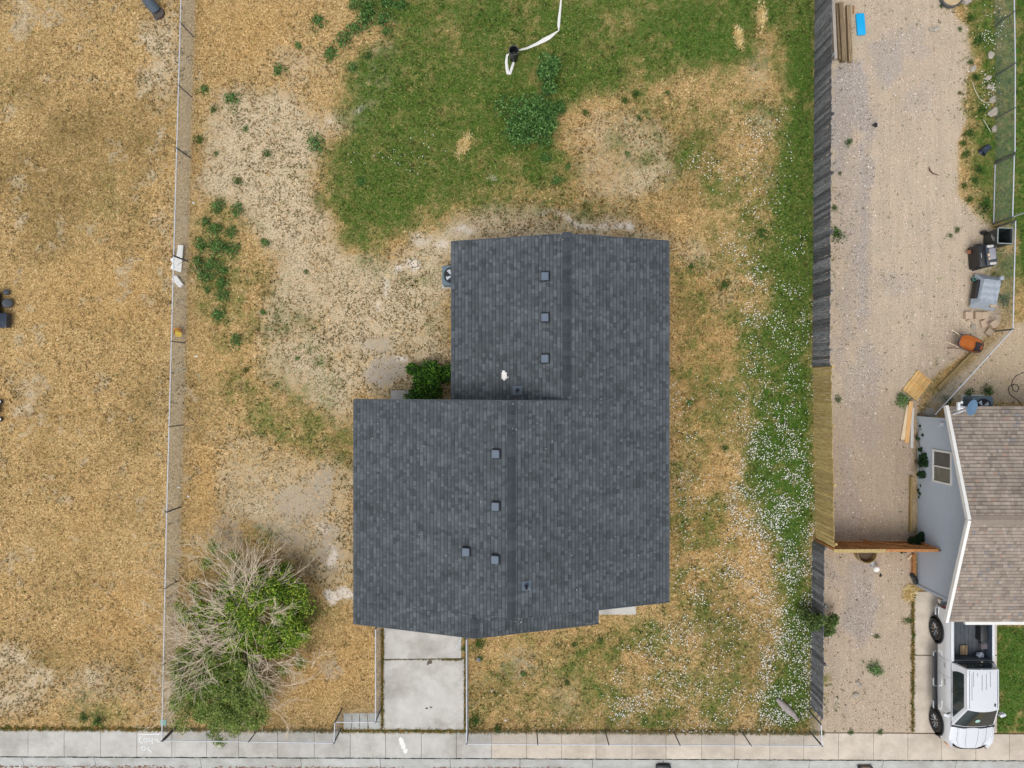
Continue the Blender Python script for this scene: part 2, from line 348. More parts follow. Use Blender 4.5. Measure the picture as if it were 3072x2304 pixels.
mD = mask([   # dark worn / mossy olive-brown
    ('e', .55, 220, 300, 150, 110), ('e', .5, 150, 430, 160, 90), ('e', .5, 290, 460, 50, 110), ('e', .45, 60, 180, 60, 60), ('e', .35, 90, 540, 120, 40), ('e', .5, 120, 1430, 70, 50), ('e', .4, 250, 1440, 80, 50),
    ('e', .4, 300, 900, 50, 120), ('e', .35, 120, 1010, 100, 60), ('e', .35, 200, 900, 100, 40), ('e', .35, 180, 1220, 50, 80), ('e', .3, 260, 1100, 80, 60), ('e', .45, 30, 360, 50, 80),
    ('e', .6, 430, 870, 26, 60), ('e', .5, 420, 700, 14, 60), ('e', .5, 530, 830, 60, 50), ('e', .5, 730, 1010, 40, 90), ('e', .5, 660, 700, 60, 50), ('e', .5, 960, 650, 18, 80), ('e', .55, 965, 740, 14, 60), ('e', .4, 640, 820, 80, 60),
    ('e', .55, 1500, 300, 80, 90), ('e', .5, 1480, 420, 60, 60), ('e', .5, 1500, 840, 40, 60), ('e', .45, 1500, 690, 50, 50), ('e', .5, 1100, 1490, 50, 40), ('e', .45, 1530, 1330, 60, 70), ('e', .5, 1380, 1500, 80, 40),
    ('e', .45, 1700, 450, 50, 200), ('e', .4, 1600, 1400, 80, 120), ('e', .5, 560, 1110, 90, 30), ('e', .6, 620, 1230, 40, 50), ('e', .5, 690, 1360, 40, 50), ('e', .35, 600, 1540, 80, 20), ('e', .35, 1280, 490, 120, 20), ('e', .3, 600, 430, 60, 40),
    ('e', .35, 1150, 150, 40, 40), ('e', .35, 1330, 90, 120, 50), ('e', .4, 930, 390, 120, 70), ('e', .3, 1600, 60, 60, 50),
], 5.0)
mB = np.clip(mB + .55 * np.clip((fbm(PX, PY, 60, 81, 5, .7) - .57) * 6, 0, 1) * (GX < -13.3), 0, 1)
mD = np.clip(mD * 1.15 + (fbm(PX, PY, 120, 63, 6, .75) - .5) * 1.5, 0, 1)
mO = mask([   # warm orange straw
    ('e', .8, 440, 1010, 26, 110), ('e', .6, 425, 1110, 30, 40), ('e', .55, 430, 60, 40, 120), ('e', .5, 560, 30, 120, 40), ('e', .5, 500, 110, 60, 40), ('e', .45, 470, 790, 60, 50), ('e', .5, 420, 330, 20, 120),
    ('p', .5, [(1450, 540), (1600, 560), (1600, 900), (1560, 1100), (1520, 1300), (1445, 1320)]), ('e', .55, 1540, 1180, 50, 120), ('e', .6, 1480, 580, 30, 60),
    ('e', .45, 240, 1330, 90, 90), ('e', .4, 160, 1130, 90, 60), ('e', .35, 200, 640, 160, 90), ('e', .35, 60, 880, 100, 70), ('e', .35, 250, 760, 60, 60),
    ('e', .7, 690, 1480, 90, 50), ('e', .5, 560, 1090, 26, 20), ('e', .6, 770, 1420, 30, 70), ('e', .5, 790, 1340, 20, 20), ('e', .55, 1030, 1450, 24, 90), ('e', .45, 1300, 1420, 60, 40), ('e', .4, 1400, 1420, 40, 60), ('e', .55, 905, 835, 40, 14), ('e', .4, 870, 860, 40, 10),
    ('e', .45, 1440, 500, 70, 40), ('e', .4, 1680, 420, 40, 60), ('e', .5, 1970, 1270, 16, 40), ('e', .6, 2190, 620, 14, 60), ('e', .5, 2150, 630, 16, 30), ('e', .5, 2000, 900, 40, 16), ('e', .4, 2200, 700, 12, 60), ('e', .4, 1340, 520, 100, 14), ('e', .3, 860, 640, 40, 60), ('e', .45, 1130, 1580, 500, 12),
], 5.0)
mO = np.clip(mO * .72 + (fbm(PX, PY, 130, 64, 5, .6) - .54) * .6, 0, 1)
mR = mask([   # gravel yard of the neighbour
    ('p', 1.0, [(1762, -40), (2040, -40), (2060, 30), (2092, 60), (2098, 130), (2085, 180), (2085, 260), (2070, 320), (2068, 420), (2120, 480), (2148, 500), (2160, 700), (2090, 760), (2030, 800), (1990, 850), (1978, 900), (1978, 1250), (1972, 1592), (1762, 1592)]),
    ('p', .75, [(2000, 870), (2195, 700), (2300, 700), (2300, 870)]),
], .9, False)
mP = mask([   # grey pebbly bands of the gravel
    ('p', .9, [(1800, 130), (1870, 120), (1880, 230), (1830, 300), (1795, 420), (1795, 180)]), ('p', .7, [(1870, 90), (1930, 80), (1950, 170), (1900, 190), (1880, 150)]),
    ('p', .8, [(1853, 240), (1882, 240), (1884, 700), (1862, 760), (1850, 560)]), ('p', .5, [(1900, 60), (2000, 40), (2000, 150), (1920, 120)]), ('p', .6, [(1860, 760), (1900, 720), (1900, 1000), (1840, 960), (1820, 880)]),
    ('p', .7, [(1800, 960), (1830, 960), (1860, 1150), (1800, 1150)]), ('p', .8, [(1840, 1190), (1900, 1200), (1890, 1350), (1850, 1400), (1830, 1280)]), ('p', .6, [(1790, 1190), (1820, 1190), (1820, 1290), (1790, 1280)]),
    ('p', .5, [(1820, 500), (1845, 400), (1850, 620), (1830, 900), (1805, 760)]), ('e', .5, 1930, 620, 30, 40), ('e', .5, 1980, 220, 40, 40), ('p', .5, [(1795, 420), (1850, 300), (1850, 420), (1800, 560)]),
], 1.5)
mS = mask([   # bare grey packed soil
    ('e', .9, 835, 800, 52, 34), ('e', .6, 810, 740, 46, 26), ('e', .8, 905, 708, 14, 10), ('e', .7, 885, 690, 5, 9), ('e', .6, 705, 1170, 28, 70), ('e', .55, 650, 1080, 60, 50), ('e', .6, 690, 1060, 40, 60), ('e', .3, 730, 1220, 30, 60), ('e', .5, 490, 1160, 50, 60), ('e', .35, 470, 1420, 30, 90),
    ('e', .6, 940, 770, 24, 14), ('e', .5, 620, 1150, 70, 30), ('e', .35, 640, 1300, 40, 80), ('e', .5, 720, 1450, 30, 30), ('e', .6, 520, 1500, 60, 40), ('e', .5, 975, 490, 40, 12), ('e', .35, 1120, 1440, 50, 60),
], 1.5)
mW = mask([   # chalky white patches
    ('e', 1., 722, 1292, 26, 11), ('e', .8, 710, 1190, 6, 36), ('e', .7, 862, 775, 14, 8), ('e', .8, 895, 572, 26, 16), ('e', .6, 860, 585, 10, 10), ('e', .8, 827, 620, 6, 16), ('e', .7, 815, 660, 5, 16), ('e', .8, 1290, 483, 34, 7), ('e', .7, 1235, 478, 34, 5), ('e', .7, 1335, 500, 28, 6), ('e', .5, 1180, 475, 40, 5), ('e', .5, 1010, 490, 36, 8), ('e', .5, 705, 252, 12, 5), ('e', .5, 780, 225, 12, 5), ('e', .4, 1060, 395, 20, 5), ('e', .4, 960, 530, 20, 16), ('e', .4, 690, 1130, 20, 14), ('e', .35, 905, 520, 26, 16),
], .9)
mG = np.maximum(mG, .72 * mask([('p', 1., [(1700, 560), (1770, 560), (1770, 1590), (1700, 1590)])], 4) * (.45 + 1.1 * fbm(PX, PY, 60, 88, 5, .75)))
mW = np.clip(mW * 1.5, 0, 1)
mV = mask([('p', 1., [(1640, 780), (1768, 800), (1768, 1260), (1690, 1200), (1650, 1000)]), ('p', 1., [(2142, 1350), (2300, 1350), (2300, 1590), (2142, 1590)]), ('p', 1., [(2080, -40), (2300, -40), (2300, 600), (2200, 600), (2150, 420), (2100, 300), (2110, 120)]),
    ('e', .8, 1730, 200, 50, 130), ('e', .6, 1500, 60, 200, 90), ('e', .6, 980, 30, 160, 40)], 4)   # fresher, more saturated green
mF = mask([   # clover flowers
    ('p', 1.0, [(1640, 920), (1750, 900), (1768, 1060), (1766, 1280), (1750, 1560), (1640, 1590), (1630, 1350), (1590, 1150), (1610, 1000)]), ('p', .8, [(1580, 1000), (1640, 950), (1640, 1300), (1600, 1240), (1540, 1300)]),
    ('p', .5, [(1600, 540), (1760, 640), (1760, 900), (1600, 1000), (1590, 700)]), ('p', .22, [(1560, 260), (1700, 240), (1720, 560), (1600, 560), (1560, 400)]), ('e', .9, 1690, 800, 30, 40), ('e', .6, 1620, 300, 30, 50), ('e', .6, 1580, 520, 40, 40), ('e', .8, 1730, 860, 30, 50),
    ('p', .45, [(1450, 1340), (1600, 1300), (1640, 1590), (1280, 1590), (1290, 1480), (1400, 1420)]), ('e', .9, 1370, 1540, 70, 40), ('e', .5, 1500, 1100, 50, 70), ('e', .4, 1460, 870, 30, 60), ('e', .6, 1450, 1370, 50, 30), ('e', .5, 1530, 1280, 50, 60),
    ('e', .5, 1100, 1490, 40, 26), ('e', .5, 1190, 1570, 80, 18), ('e', .3, 1520, 370, 60, 60), ('e', .5, 1400, 1400, 80, 20), ('e', .5, 1790, 1380, 9, 70), ('e', .4, 1795, 1480, 8, 50), ('p', .25, [(1450, 800), (1600, 800), (1600, 1300), (1450, 1320)]), ('e', .3, 880, 330, 60, 40), ('e', .25, 780, 330, 60, 60), ('e', .8, 2130, 200, 16, 60), ('e', .5, 2140, 60, 30, 60), ('e', .5, 1785, 1180, 8, 16),
], 1.4)
mK = mask([('p', .75, [(1762, 860), (1985, 860), (1985, 1190), (1762, 1190)]), ('p', .35, [(1762, 1190), (1985, 1190), (1985, 1592), (1762, 1592)]), ('e', .4, 2040, 740, 60, 60), ('e', .35, 1830, 560, 20, 300), ('e', .3, 1905, 860, 20, 200), ('e', .6, 1815, 640, 5, 120)], 5)
# thing footprints where nothing may grow
EXC = [[(1150, 1880), (1396, 1880), (1392, 2192), (1148, 2192)], [(-200, 2186), (1500, 2190), (3300, 2202), (3300, 2500), (-200, 2500)], [(2740, 1700), (2990, 1700), (2990, 2215), (2740, 2215)],
       [(1130, 1195), (1360, 1195), (1360, 760), (1990, 760), (1990, 1790), (1780, 1840), (1130, 1840)], [(2752, 1250), (3400, 1250), (3400, 1770), (2752, 1770)], [(1028, 2145), (1150, 2145), (1150, 2192), (1028, 2192)]]
def sample(a, x, y):
    i = np.clip(((x - gx[0]) / STEP).astype(int), 0, len(gx) - 1); j = np.clip(((y - gy[0]) / STEP).astype(int), 0, len(gy) - 1)
    return a[j, i]
def excluded(x, y):
    px = 1536 + x * 70; py = 1152 - y * 70; r = np.zeros(x.shape, bool)
    for p in EXC: r |= inpoly(px, py, p)
    return r
# left boundary strip under the chain link (thin grey soil)
strip = np.zeros(GX.shape); xl = -13.60 + (GY - 15.8) * (13.60 - 14.44) / (-14.68 - 15.8) * -1
xl = -13.6 + (15.8 - GY) / 30.48 * (-.84)
strip = np.clip(1 - np.abs(GX - (xl - .3)) / .36, 0, 1); strip = np.clip(strip * 5, 0, 1) * (GY > -14.7)
strip = blur(strip, .7)
mG *= 1 - .9 * strip

# ------------------------------------------------------------------ ground sheet
def ground_material():
    m, nt, nn, L, bs = nodes('ground_cover')
    tc = N(nt, 'ShaderNodeTexCoord'); v = tc.outputs['Object']
    def ch(layer):
        a = N(nt, 'ShaderNodeVertexColor', layer_name=layer); s = N(nt, 'ShaderNodeSeparateColor'); L.new(a.outputs[0], s.inputs[0]); return s.outputs[0], s.outputs[1], s.outputs[2]
    G, B, Dk = ch('m1'); O, Rr, Pb = ch('m2'); So, Wh, Vv = ch('m3'); St, Kd, _ = ch('m4')
    nf = noise(nt, v, 14, 6, .78, .6)         # tuft-size mottling
    nm = noise(nt, v, 4.0, 4, .6)
    nx = noise(nt, v, 34, 3, .7)
    nb = noise(nt, v, 1.1, 4, .6)
    def thr(mask_, n_, k=1.6, w=.35):          # mask broken up by noise
        a = mth(nt, 'MULTIPLY_ADD', mth(nt, 'SUBTRACT', n_, .5), k, mask_)
        return mth(nt, 'DIVIDE', mth(nt, 'SUBTRACT', a, .5 - w / 2), w, clamp=True)
    straw = ramp(nt, nf, [(.32, lin(84, 66, 38)), (.43, lin(152, 124, 78)), (.54, lin(206, 174, 120)), (.66, lin(242, 218, 170))])
    c = straw
    c = mixc(nt, mth(nt, 'MULTIPLY', ramp(nt, nb, [(.35, 0.0), (.65, 1.0)]), .30), c, ramp(nt, nf, [(.32, lin(104, 80, 48)), (.68, lin(196, 160, 108))]))
    c = mixc(nt, mth(nt, 'MULTIPLY', O, .7), c, ramp(nt, nf, [(.30, lin(116, 82, 42)), (.5, lin(184, 140, 80)), (.72, lin(224, 184, 122))]))
    c = mixc(nt, thr(Dk, nm, 1.1, .9), c, ramp(nt, nf, [(.3, lin(88, 72, 40)), (.5, lin(134, 112, 66)), (.75, lin(184, 160, 108))]))
    soil = ramp(nt, nf, [(.30, lin(160, 136, 102)), (.48, lin(218, 198, 166)), (.72, lin(240, 224, 196))])
    c = mixc(nt, thr(B, nm, 1.0, .6), c, soil)
    olive = ramp(nt, nx, [(.3, lin(78, 72, 36)), (.7, lin(120, 106, 58))])
    spk = mth(nt, 'MULTIPLY', thr(B, nm, 1.0, .6), ramp(nt, nf, [(.50, 0.0), (.54, 1.0)]))
    c = mixc(nt, mth(nt, 'MULTIPLY', spk, .75), c, olive)
    c = mixc(nt, thr(So, nm, .8, .5), c, ramp(nt, nf, [(.3, lin(158, 146, 130)), (.7, lin(190, 178, 162))]))
    grn = ramp(nt, nf, [(.30, lin(30, 48, 14)), (.45, lin(62, 88, 30)), (.58, lin(96, 118, 48)), (.72, lin(168, 164, 98))])
    viv = ramp(nt, nf, [(.30, lin(36, 60, 18)), (.5, lin(66, 98, 32)), (.72, lin(110, 136, 60))])
    gm = thr(G, mth(nt, 'ADD', mth(nt, 'MULTIPLY', nf, .6), mth(nt, 'MULTIPLY', nm, .4)), 2.2, .95); c = mixc(nt, gm, c, mixc(nt, Vv, grn, viv))
    gravel = ramp(nt, nx, [(.32, lin(140, 124, 106)), (.48, lin(200, 180, 156)), (.70, lin(228, 212, 192))])
    gravel = mixc(nt, mth(nt, 'MULTIPLY', ramp(nt, nb, [(.4, 0.0), (.6, 1.0)]), .5), gravel, ramp(nt, nx, [(.3, lin(150, 140, 120)), (.7, lin(206, 196, 172))]))
    peb = ramp(nt, noise(nt, v, 46, 2, .8), [(.35, lin(122, 114, 108)), (.5, lin(170, 160, 152)), (.62, lin(214, 206, 198))])
    gravel = mixc(nt, thr(Pb, nm, 1.0, .6), gravel, peb)
    mpt = N(nt, 'ShaderNodeMapping'); L.new(v, mpt.inputs[0]); mpt.inputs['Scale'].default_value = (5, .28, 1); mpt.inputs['Rotation'].default_value = (0, 0, -.05)
    trk = noise(nt, mpt.outputs[0], .8, 5, .8, 1.2)
    gravel = mixc(nt, mth(nt, 'MULTIPLY', ramp(nt, trk, [(.42, 1.0), (.58, 0.0)]), .36), gravel, lin(164, 148, 130))
    gravel = mixc(nt, mth(nt, 'MULTIPLY', Kd, .6), gravel, ramp(nt, nx, [(.3, lin(120, 102, 86)), (.7, lin(176, 154, 134))]))
    c = mixc(nt, mth(nt, 'MULTIPLY', Rr, mth(nt, 'SUBTRACT', 1.0, mth(nt, 'MULTIPLY', thr(G, nf, 1.5, .35), .9))), c, gravel)
    c = mixc(nt, thr(Wh, mth(nt, 'ADD', mth(nt, 'MULTIPLY', nf, .5), mth(nt, 'MULTIPLY', nx, .5)), 3.2, .6), c, lin(222, 212, 198))
    c = mixc(nt, mth(nt, 'MULTIPLY', St, .5), c, ramp(nt, nf, [(.3, lin(128, 118, 100)), (.7, lin(184, 172, 150))]))
    L.new(c, bs.inputs['Base Color']); bs.inputs['Roughness'].default_value = .95; bs.inputs['Specular IOR Level'].default_value = .1
    bumpn(nt, nf, .7, .04, bs)
    return m
M_ground = ground_material()
def ground():
    xs = np.concatenate([[-400, -120, -50, -32], gx, [32, 50, 120, 400]]); ys = np.concatenate([[-400, -120, -50, -30, -22], gy, [24, 40, 120, 400]])
    X, Y = np.meshgrid(xs, ys); nx, ny = len(xs), len(ys)
    relief = (fbm(X * 70, Y * 70, 160, 44) - .5) * .05 * (np.abs(X) < 26)
    rd = (Y < -15.9 + .004 * (22 - X) * 0)
    Z = np.where(Y < -15.98, -.30, relief)
    Z = np.where(inpoly(1536 + X * 70, 1152 - Y * 70, EXC[1]) & (Y >= -15.98), -.06, Z)
    for p in EXC[:1] + EXC[2:3] + EXC[5:]: Z = np.where(inpoly(1536 + X * 70, 1152 - Y * 70, p), -.06, Z)
    V = np.stack([X.ravel(), Y.ravel(), Z.ravel()], 1)
    i, j = np.meshgrid(np.arange(nx - 1), np.arange(ny - 1)); a = (j * nx + i).ravel()
    F = np.stack([a, a + 1, a + nx + 1, a + nx], 1)
    me = npmesh('ground', V, F, 4, M_ground, None, True)
    xi = np.clip(np.searchsorted(gx, X.ravel()), 0, len(gx) - 1); yi = np.clip(np.searchsorted(gy, Y.ravel()), 0, len(gy) - 1)
    for nm, ms in (('m1', (mG, mB, mD)), ('m2', (mO, mR, mP)), ('m3', (mS, mW, mV)), ('m4', (strip, mK, mK))):
        ca = me.color_attributes.new(nm, 'FLOAT_COLOR', 'POINT'); arr = np.ones((nx * ny, 4), np.float32)
        for k in range(3): arr[:, k] = ms[k][yi, xi]
        ca.data.foreach_set('color', arr.ravel())
    tag(link('ground', me), kind='structure')
def npmesh(name, V, F, n, mat_, col=None, smooth=False):
    me = bpy.data.meshes.new(name); V = np.ascontiguousarray(V, np.float32); F = np.ascontiguousarray(F, np.int32)
    me.vertices.add(len(V)); me.vertices.foreach_set('co', V.ravel())
    me.loops.add(F.size); me.loops.foreach_set('vertex_index', F.ravel())
    me.polygons.add(len(F)); me.polygons.foreach_set('loop_start', np.arange(0, F.size, n, dtype=np.int32))
    me.polygons.foreach_set('loop_total', np.full(len(F), n, np.int32))
    me.polygons.foreach_set('use_smooth', np.full(len(F), bool(smooth)))
    me.update(calc_edges=True)
    if col is not None:
        ca = me.color_attributes.new('Col', 'FLOAT_COLOR', 'POINT'); a = np.ones((len(V), 4), np.float32); a[:, :3] = col; ca.data.foreach_set('color', a.ravel())
    me.materials.append(mat_); return me
ground()

# ------------------------------------------------------------------ paving
def yS(px): return 2187 + .0052 * px      # far edge of the sidewalk, photo pixels
def yC(px): return 2270 + .0040 * px      # sidewalk / kerb joint
def yG(px): return 2296 + .0040 * px
def quadslab(mb, pts, z, th):
    mb.prism([(P(*p).x, P(*p).y) for p in pts][::-1], z - th, z)
sw = empty('sidewalk', P(1536, 2228), kind='structure')
def child(mb, name, m, parent, **k):
    o = mb.build(name, m, parent, **k); o.matrix_parent_inverse = Matrix.Translation(-parent.location); return o
edges = [-150 + 0, -22, 85, 193, 302, 411, 516, 620, 716, 833, 943, 1051, 1157, 1264, 1369, 1475, 1580, 1685, 1788, 1896, 1998, 2105, 2204, 2309, 2411, 2515, 2620, 2723, 2824, 2927, 3028, 3135, 3245]
for a, b in zip(edges, edges[1:]):
    mb = MB(); g = .6
    quadslab(mb, [(a + g, yS(a)), (b - g, yS(b)), (b - g, yC(b) - 1), (a + g, yC(a) - 1)], .015 + random.uniform(-.002, .002), .1)
    child(mb, 'slab', M_conc if b < 1500 else M_conc_w, sw)
kb = empty('kerb', P(1536, 2284), kind='structure')
ke = [-200, 65, 282, 600, 902, 1140, 1350, 1560, 1778, 1990, 2215, 2430, 2650, 2870, 3100, 3300]
for a, b in zip(ke, ke[1:]):
    mb = MB(); g = .7
    pr = [(0, .012), (.12, -.005), (.22, -.07), (.36, -.115), (.62, -.12)]
    vs = []; 
    for px in (a + g, b - g):
        p0 = P(px, yC(px) + 1)
        for d_, z in pr: vs.append((p0.x, p0.y - d_, z))
        vs.append((p0.x, p0.y - .62, -.28)); vs.append((p0.x, p0.y, -.28))
    n = len(pr) + 2; fs = [(i, i + 1, n + i + 1, n + i) for i in range(n - 1)] + [(n - 1, 0, n, 2 * n - 1), tuple(range(n)), tuple(range(2 * n - 1, n - 1, -1))]
    mb.add(vs, fs); child(mb, 'kerb_stone', M_conc_g, kb)
mb = MB(); mb.prism([(-60, -16.58), (-60, -40), (60, -40), (60, -16.70)][::-1], -.3, -.118)
M_road = mat('dusty_asphalt', lin(150, 128, 112), .95, .25, 3, bump=.5, dirt=lin(176, 164, 150), dirt_amt=.8)
mb.build('road', M_road, kind='structure')
M_moss = mat('joint_moss', lin(60, 78, 66), .95, .3, 6)
mb = MB()
for k in range(760):
    px = random.uniform(-100, 3100); p = P(px, yC(px)); L_ = random.uniform(.05, .25)
    mb.box((p.x, p.y + random.uniform(-.008, .012), .017), (L_, random.uniform(.012, .035), .012), rz=random.uniform(-.05, .05))
mb.build('joint_moss', M_moss, kind='stuff', label='dark moss and silt lining the joint between sidewalk and kerb', cat='moss')
dw = empty('driveway', P(1270, 2080), kind='structure')
for pts in ([(1152, 1800), (1384, 1800), (1384, 1974), (1152, 1977)], [(1151, 1980), (1393, 1977), (1391, 2189), (1149, 2188)]):
    mb = MB(); quadslab(mb, pts, .02, .1); child(mb, 'slab', M_conc, dw)
dn = empty('neighbour_driveway', P(2860, 2080), kind='structure')
for pts in ([(2742, 1775), (2990, 1775), (2990, 1964), (2742, 1964)], [(2742, 1967), (2990, 1967), (2990, 2198), (2739, 2198)]):
    mb = MB(); quadslab(mb, pts, .018, .1); child(mb, 'slab', M_conc_w, dn)
M_dirt = mat('gutter_dirt', lin(140, 108, 90), .95, .3, 12, bump=.5)
mb = MB()
for k in range(900):
    px = random.choice((random.uniform(-60, 560), random.uniform(640, 1180), random.uniform(1300, 1700))) if random.random() < .85 else random.uniform(-60, 3100)
    p = P(px, yG(px) + 7 + random.random() ** 2 * -5 + random.uniform(0, 6)); r_ = random.uniform(.015, .07); mb.box((p.x, p.y, -.117), (r_ * 2.2, r_, .014), rz=random.uniform(-.5, .5), taper=.5)
mb.build('gutter_dirt', M_dirt, kind='stuff', label='reddish dirt washed along the gutter', cat='dirt')
# cracked pad beside the drive
pad = empty('cracked_pad', P(1090, 2168), kind='structure')
cx = [1030, 1056, 1078, 1104, 1146]
for i in range(4):
    for j, (y0, y1) in enumerate(((2139, 2164), (2166, 2188))):
        mb = MB(); q = lambda: random.uniform(-2, 2)
        quadslab(mb, [(cx[i] + 1, y0 + q() * .3), (cx[i + 1] - 1, y0 + q() * .3), (cx[i + 1] - 1 + q(), y1), (cx[i] + 1 + q(), y1)], .02 + random.uniform(-.006, .006), .08); child(mb, 'slab', M_conc_g, pad)
mb = MB(); mb.rbox((P(1214, 1184).x, P(1214, 1190).y - .1, .08), (1.14, .75, .16), .03)
mb.build('concrete_step', M_conc, label='grey concrete door step beside the bush at the back of the house', cat='step')
mb = MB(); mb.rbox((4.35, -9.15, .06), (1.9, 1.4, .12), .04)
mb.build('porch_slab', M_conc, label='pale concrete porch slab poking out at the front right of the dark roof', cat='slab')
# oil spots on the drive
mb = MB()
def blob(mb, px, py, rx, ry, z, n=14, s=1):
    rnd = random.Random(s); pts = []
    for k in range(n):
        a = 2 * math.pi * k / n; r = rnd.uniform(.65, 1.15); p = P(px + rx * r * math.cos(a), py + ry * r * math.sin(a)); pts.append((p.x, p.y, z))
    c = P(px, py); mb.add([(c.x, c.y, z)] + pts, [(0, 1 + (k + 1) % n, 1 + k) for k in range(n)])
for i, (px, py, rx, ry) in enumerate([(1289, 1986, 8, 7), (1280, 2124, 5, 3), (1293, 2121, 4, 3), (1309, 2166, 2, 1), (1234, 1978, 5, 2), (1283, 1992, 3, 3)]): blob(mb, px, py, rx, ry, .0245, s=i)
mb.build('oil_stain', mat('stain', lin(92, 86, 76), .8, .3, 20), kind='stuff', label='small dark oil and dirt stains on the concrete driveway', cat='stain')
mb = MB()
for i, (px, py, rx, ry) in enumerate([(1204, 2222, 8, 12), (1210, 2238, 7, 12), (1216, 2252, 8, 10)]): blob(mb, px, py, rx, ry, .0205 + .001 * i, s=i + 5)
mb.build('paint_spill', M_white, kind='stuff', label='long white paint spill on the sidewalk below the driveway', cat='paint')
mb = MB()
def cr(x, y): return (380 + x * .14467, 2150 + y * .14467)
def stroke(mb, pts, w=.045):
    for (a, b) in zip(pts, pts[1:]):
        A = P(*cr(*a)); B_ = P(*cr(*b)); d = (B_ - A); n = Vector((-d.y, d.x, 0)).normalized() * w / 2; z = Vector((0, 0, .0215))
        mb.add([A - n + z, B_ - n + z, B_ + n + z, A + n + z], [(0, 1, 2, 3)])
def ring(cx_, cy_, r, ry, n=12): return [(cx_ + r * math.cos(2 * math.pi * k / n), cy_ + ry * math.sin(2 * math.pi * k / n)) for k in range(n + 1)]
for s_ in ([(250, 365), (690, 355)], [(300, 400), (268, 450), (275, 520), (340, 545)], ring(395, 485, 38, 34), [(470, 440), (470, 500), (535, 500)], [(535, 440), (538, 560)], [(640, 460), (650, 530), (690, 500)], ring(355, 650, 42, 38), [(470, 630), (430, 655), (520, 735)], [(585, 470), (615, 470)]): stroke(mb, s_)
mb.build('chalk_lettering', mat('chalk', lin(228, 232, 232), .9, .08, 12), kind='stuff', label='white chalk lettering scrawled on a sidewalk slab at the lower left corner post', cat='chalk')

# ------------------------------------------------------------------ shingled roofs
SH_W = (.11, .16, .26)
def palette(base, spread, n, seed, tint=None):
    r = random.Random(seed); out = []
    for i in range(n):
        k = 1 + spread * (2 * i / (n - 1) - 1); c = tuple(x * k for x in base); out.append(c)
    return out
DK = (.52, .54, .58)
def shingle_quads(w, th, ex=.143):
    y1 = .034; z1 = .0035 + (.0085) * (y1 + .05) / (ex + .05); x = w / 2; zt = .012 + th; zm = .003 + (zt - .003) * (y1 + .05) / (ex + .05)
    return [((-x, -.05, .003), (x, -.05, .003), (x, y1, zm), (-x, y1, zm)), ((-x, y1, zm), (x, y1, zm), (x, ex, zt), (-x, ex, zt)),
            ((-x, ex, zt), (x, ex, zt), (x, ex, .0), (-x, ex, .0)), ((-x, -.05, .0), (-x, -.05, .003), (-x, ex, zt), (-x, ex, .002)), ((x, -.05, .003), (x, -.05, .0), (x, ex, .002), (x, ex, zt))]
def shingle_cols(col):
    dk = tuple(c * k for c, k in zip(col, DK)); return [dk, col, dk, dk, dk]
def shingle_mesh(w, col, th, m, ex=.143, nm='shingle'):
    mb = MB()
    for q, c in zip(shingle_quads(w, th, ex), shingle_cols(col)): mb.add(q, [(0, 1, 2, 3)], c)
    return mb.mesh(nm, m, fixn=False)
def make_shingles(planes, pal, roof, m, keep=300, seed=3, ex=.143):
    """planes: list of (origin, udir(along eave), vdir(down slope), normal, ulen, vlen, clip(u,v)->bool)"""
    rnd = random.Random(seed); pieces = []; CI = [0, 1, 1, 2, 2, 2, 3, 3, 4, 5] if len(pal) == 6 else [0, 1, 1, 2, 2, 2, 2, 3, 3, 3, 4] * 3 + [5, 6]
    for (o, u, v, nrm, ul, vl, clip) in planes:
        nv = int(vl / ex)
        for c in range(nv):
            vv = vl - (c + 1) * ex; x = -rnd.uniform(0, .3)
            while x < ul:
                wi = rnd.choice((0, 0, 0, 1, 1, 2)); w = SH_W[wi]; a = max(x, 0); b = min(x + w, ul)
                if b - a > .03:
                    mid = (a + b) / 2
                    if clip is None or clip(mid, vv + ex / 2):
                        pieces.append((o + u * mid + v * vv, u, v, nrm, wi, rnd.choice(CI), rnd.choice((.004, .008, .011)), (b - a) / w))
                x += w
    cp = Vector((0, 0, H)); pieces.sort(key=lambda p: (p[0] - cp).length)
    cache = {}
    inv = Matrix.Translation(-roof.matrix_world.translation)
    for (p, u, v, nrm, wi, ci, th, sc) in pieces[:keep]:
        k = (wi, ci, th)
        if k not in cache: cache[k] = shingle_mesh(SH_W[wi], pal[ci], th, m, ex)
        ob = link('shingle', cache[k], roof); M4 = Matrix((u, v, nrm)).transposed().to_4x4()
        M4 = Matrix.Translation(p) @ M4 @ Matrix.Diagonal((sc * .985, 1, 1, 1)); ob.matrix_local = M4
    rest = pieces[keep:]
    V = np.zeros((len(rest), 20, 3)); C = np.zeros((len(rest), 20, 3)); F = np.arange(len(rest) * 20).reshape(-1, 4)
    tq = {}
    for i, (p, u, v, nrm, wi, ci, th, sc) in enumerate(rest):
        k = (wi, th)
        if k not in tq: tq[k] = np.array(shingle_quads(SH_W[wi], th, ex)).reshape(20, 3)
        t = tq[k].copy(); t[:, 0] *= sc * .985
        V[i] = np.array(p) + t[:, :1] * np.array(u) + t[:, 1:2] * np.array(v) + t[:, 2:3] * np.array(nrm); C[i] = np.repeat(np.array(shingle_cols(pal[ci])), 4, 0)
    o = link('shingle_field', npmesh('shingle_field', V.reshape(-1, 3), F.reshape(-1, 4), 4, m, C.reshape(-1, 3)), roof); o['kind'] = 'stuff'
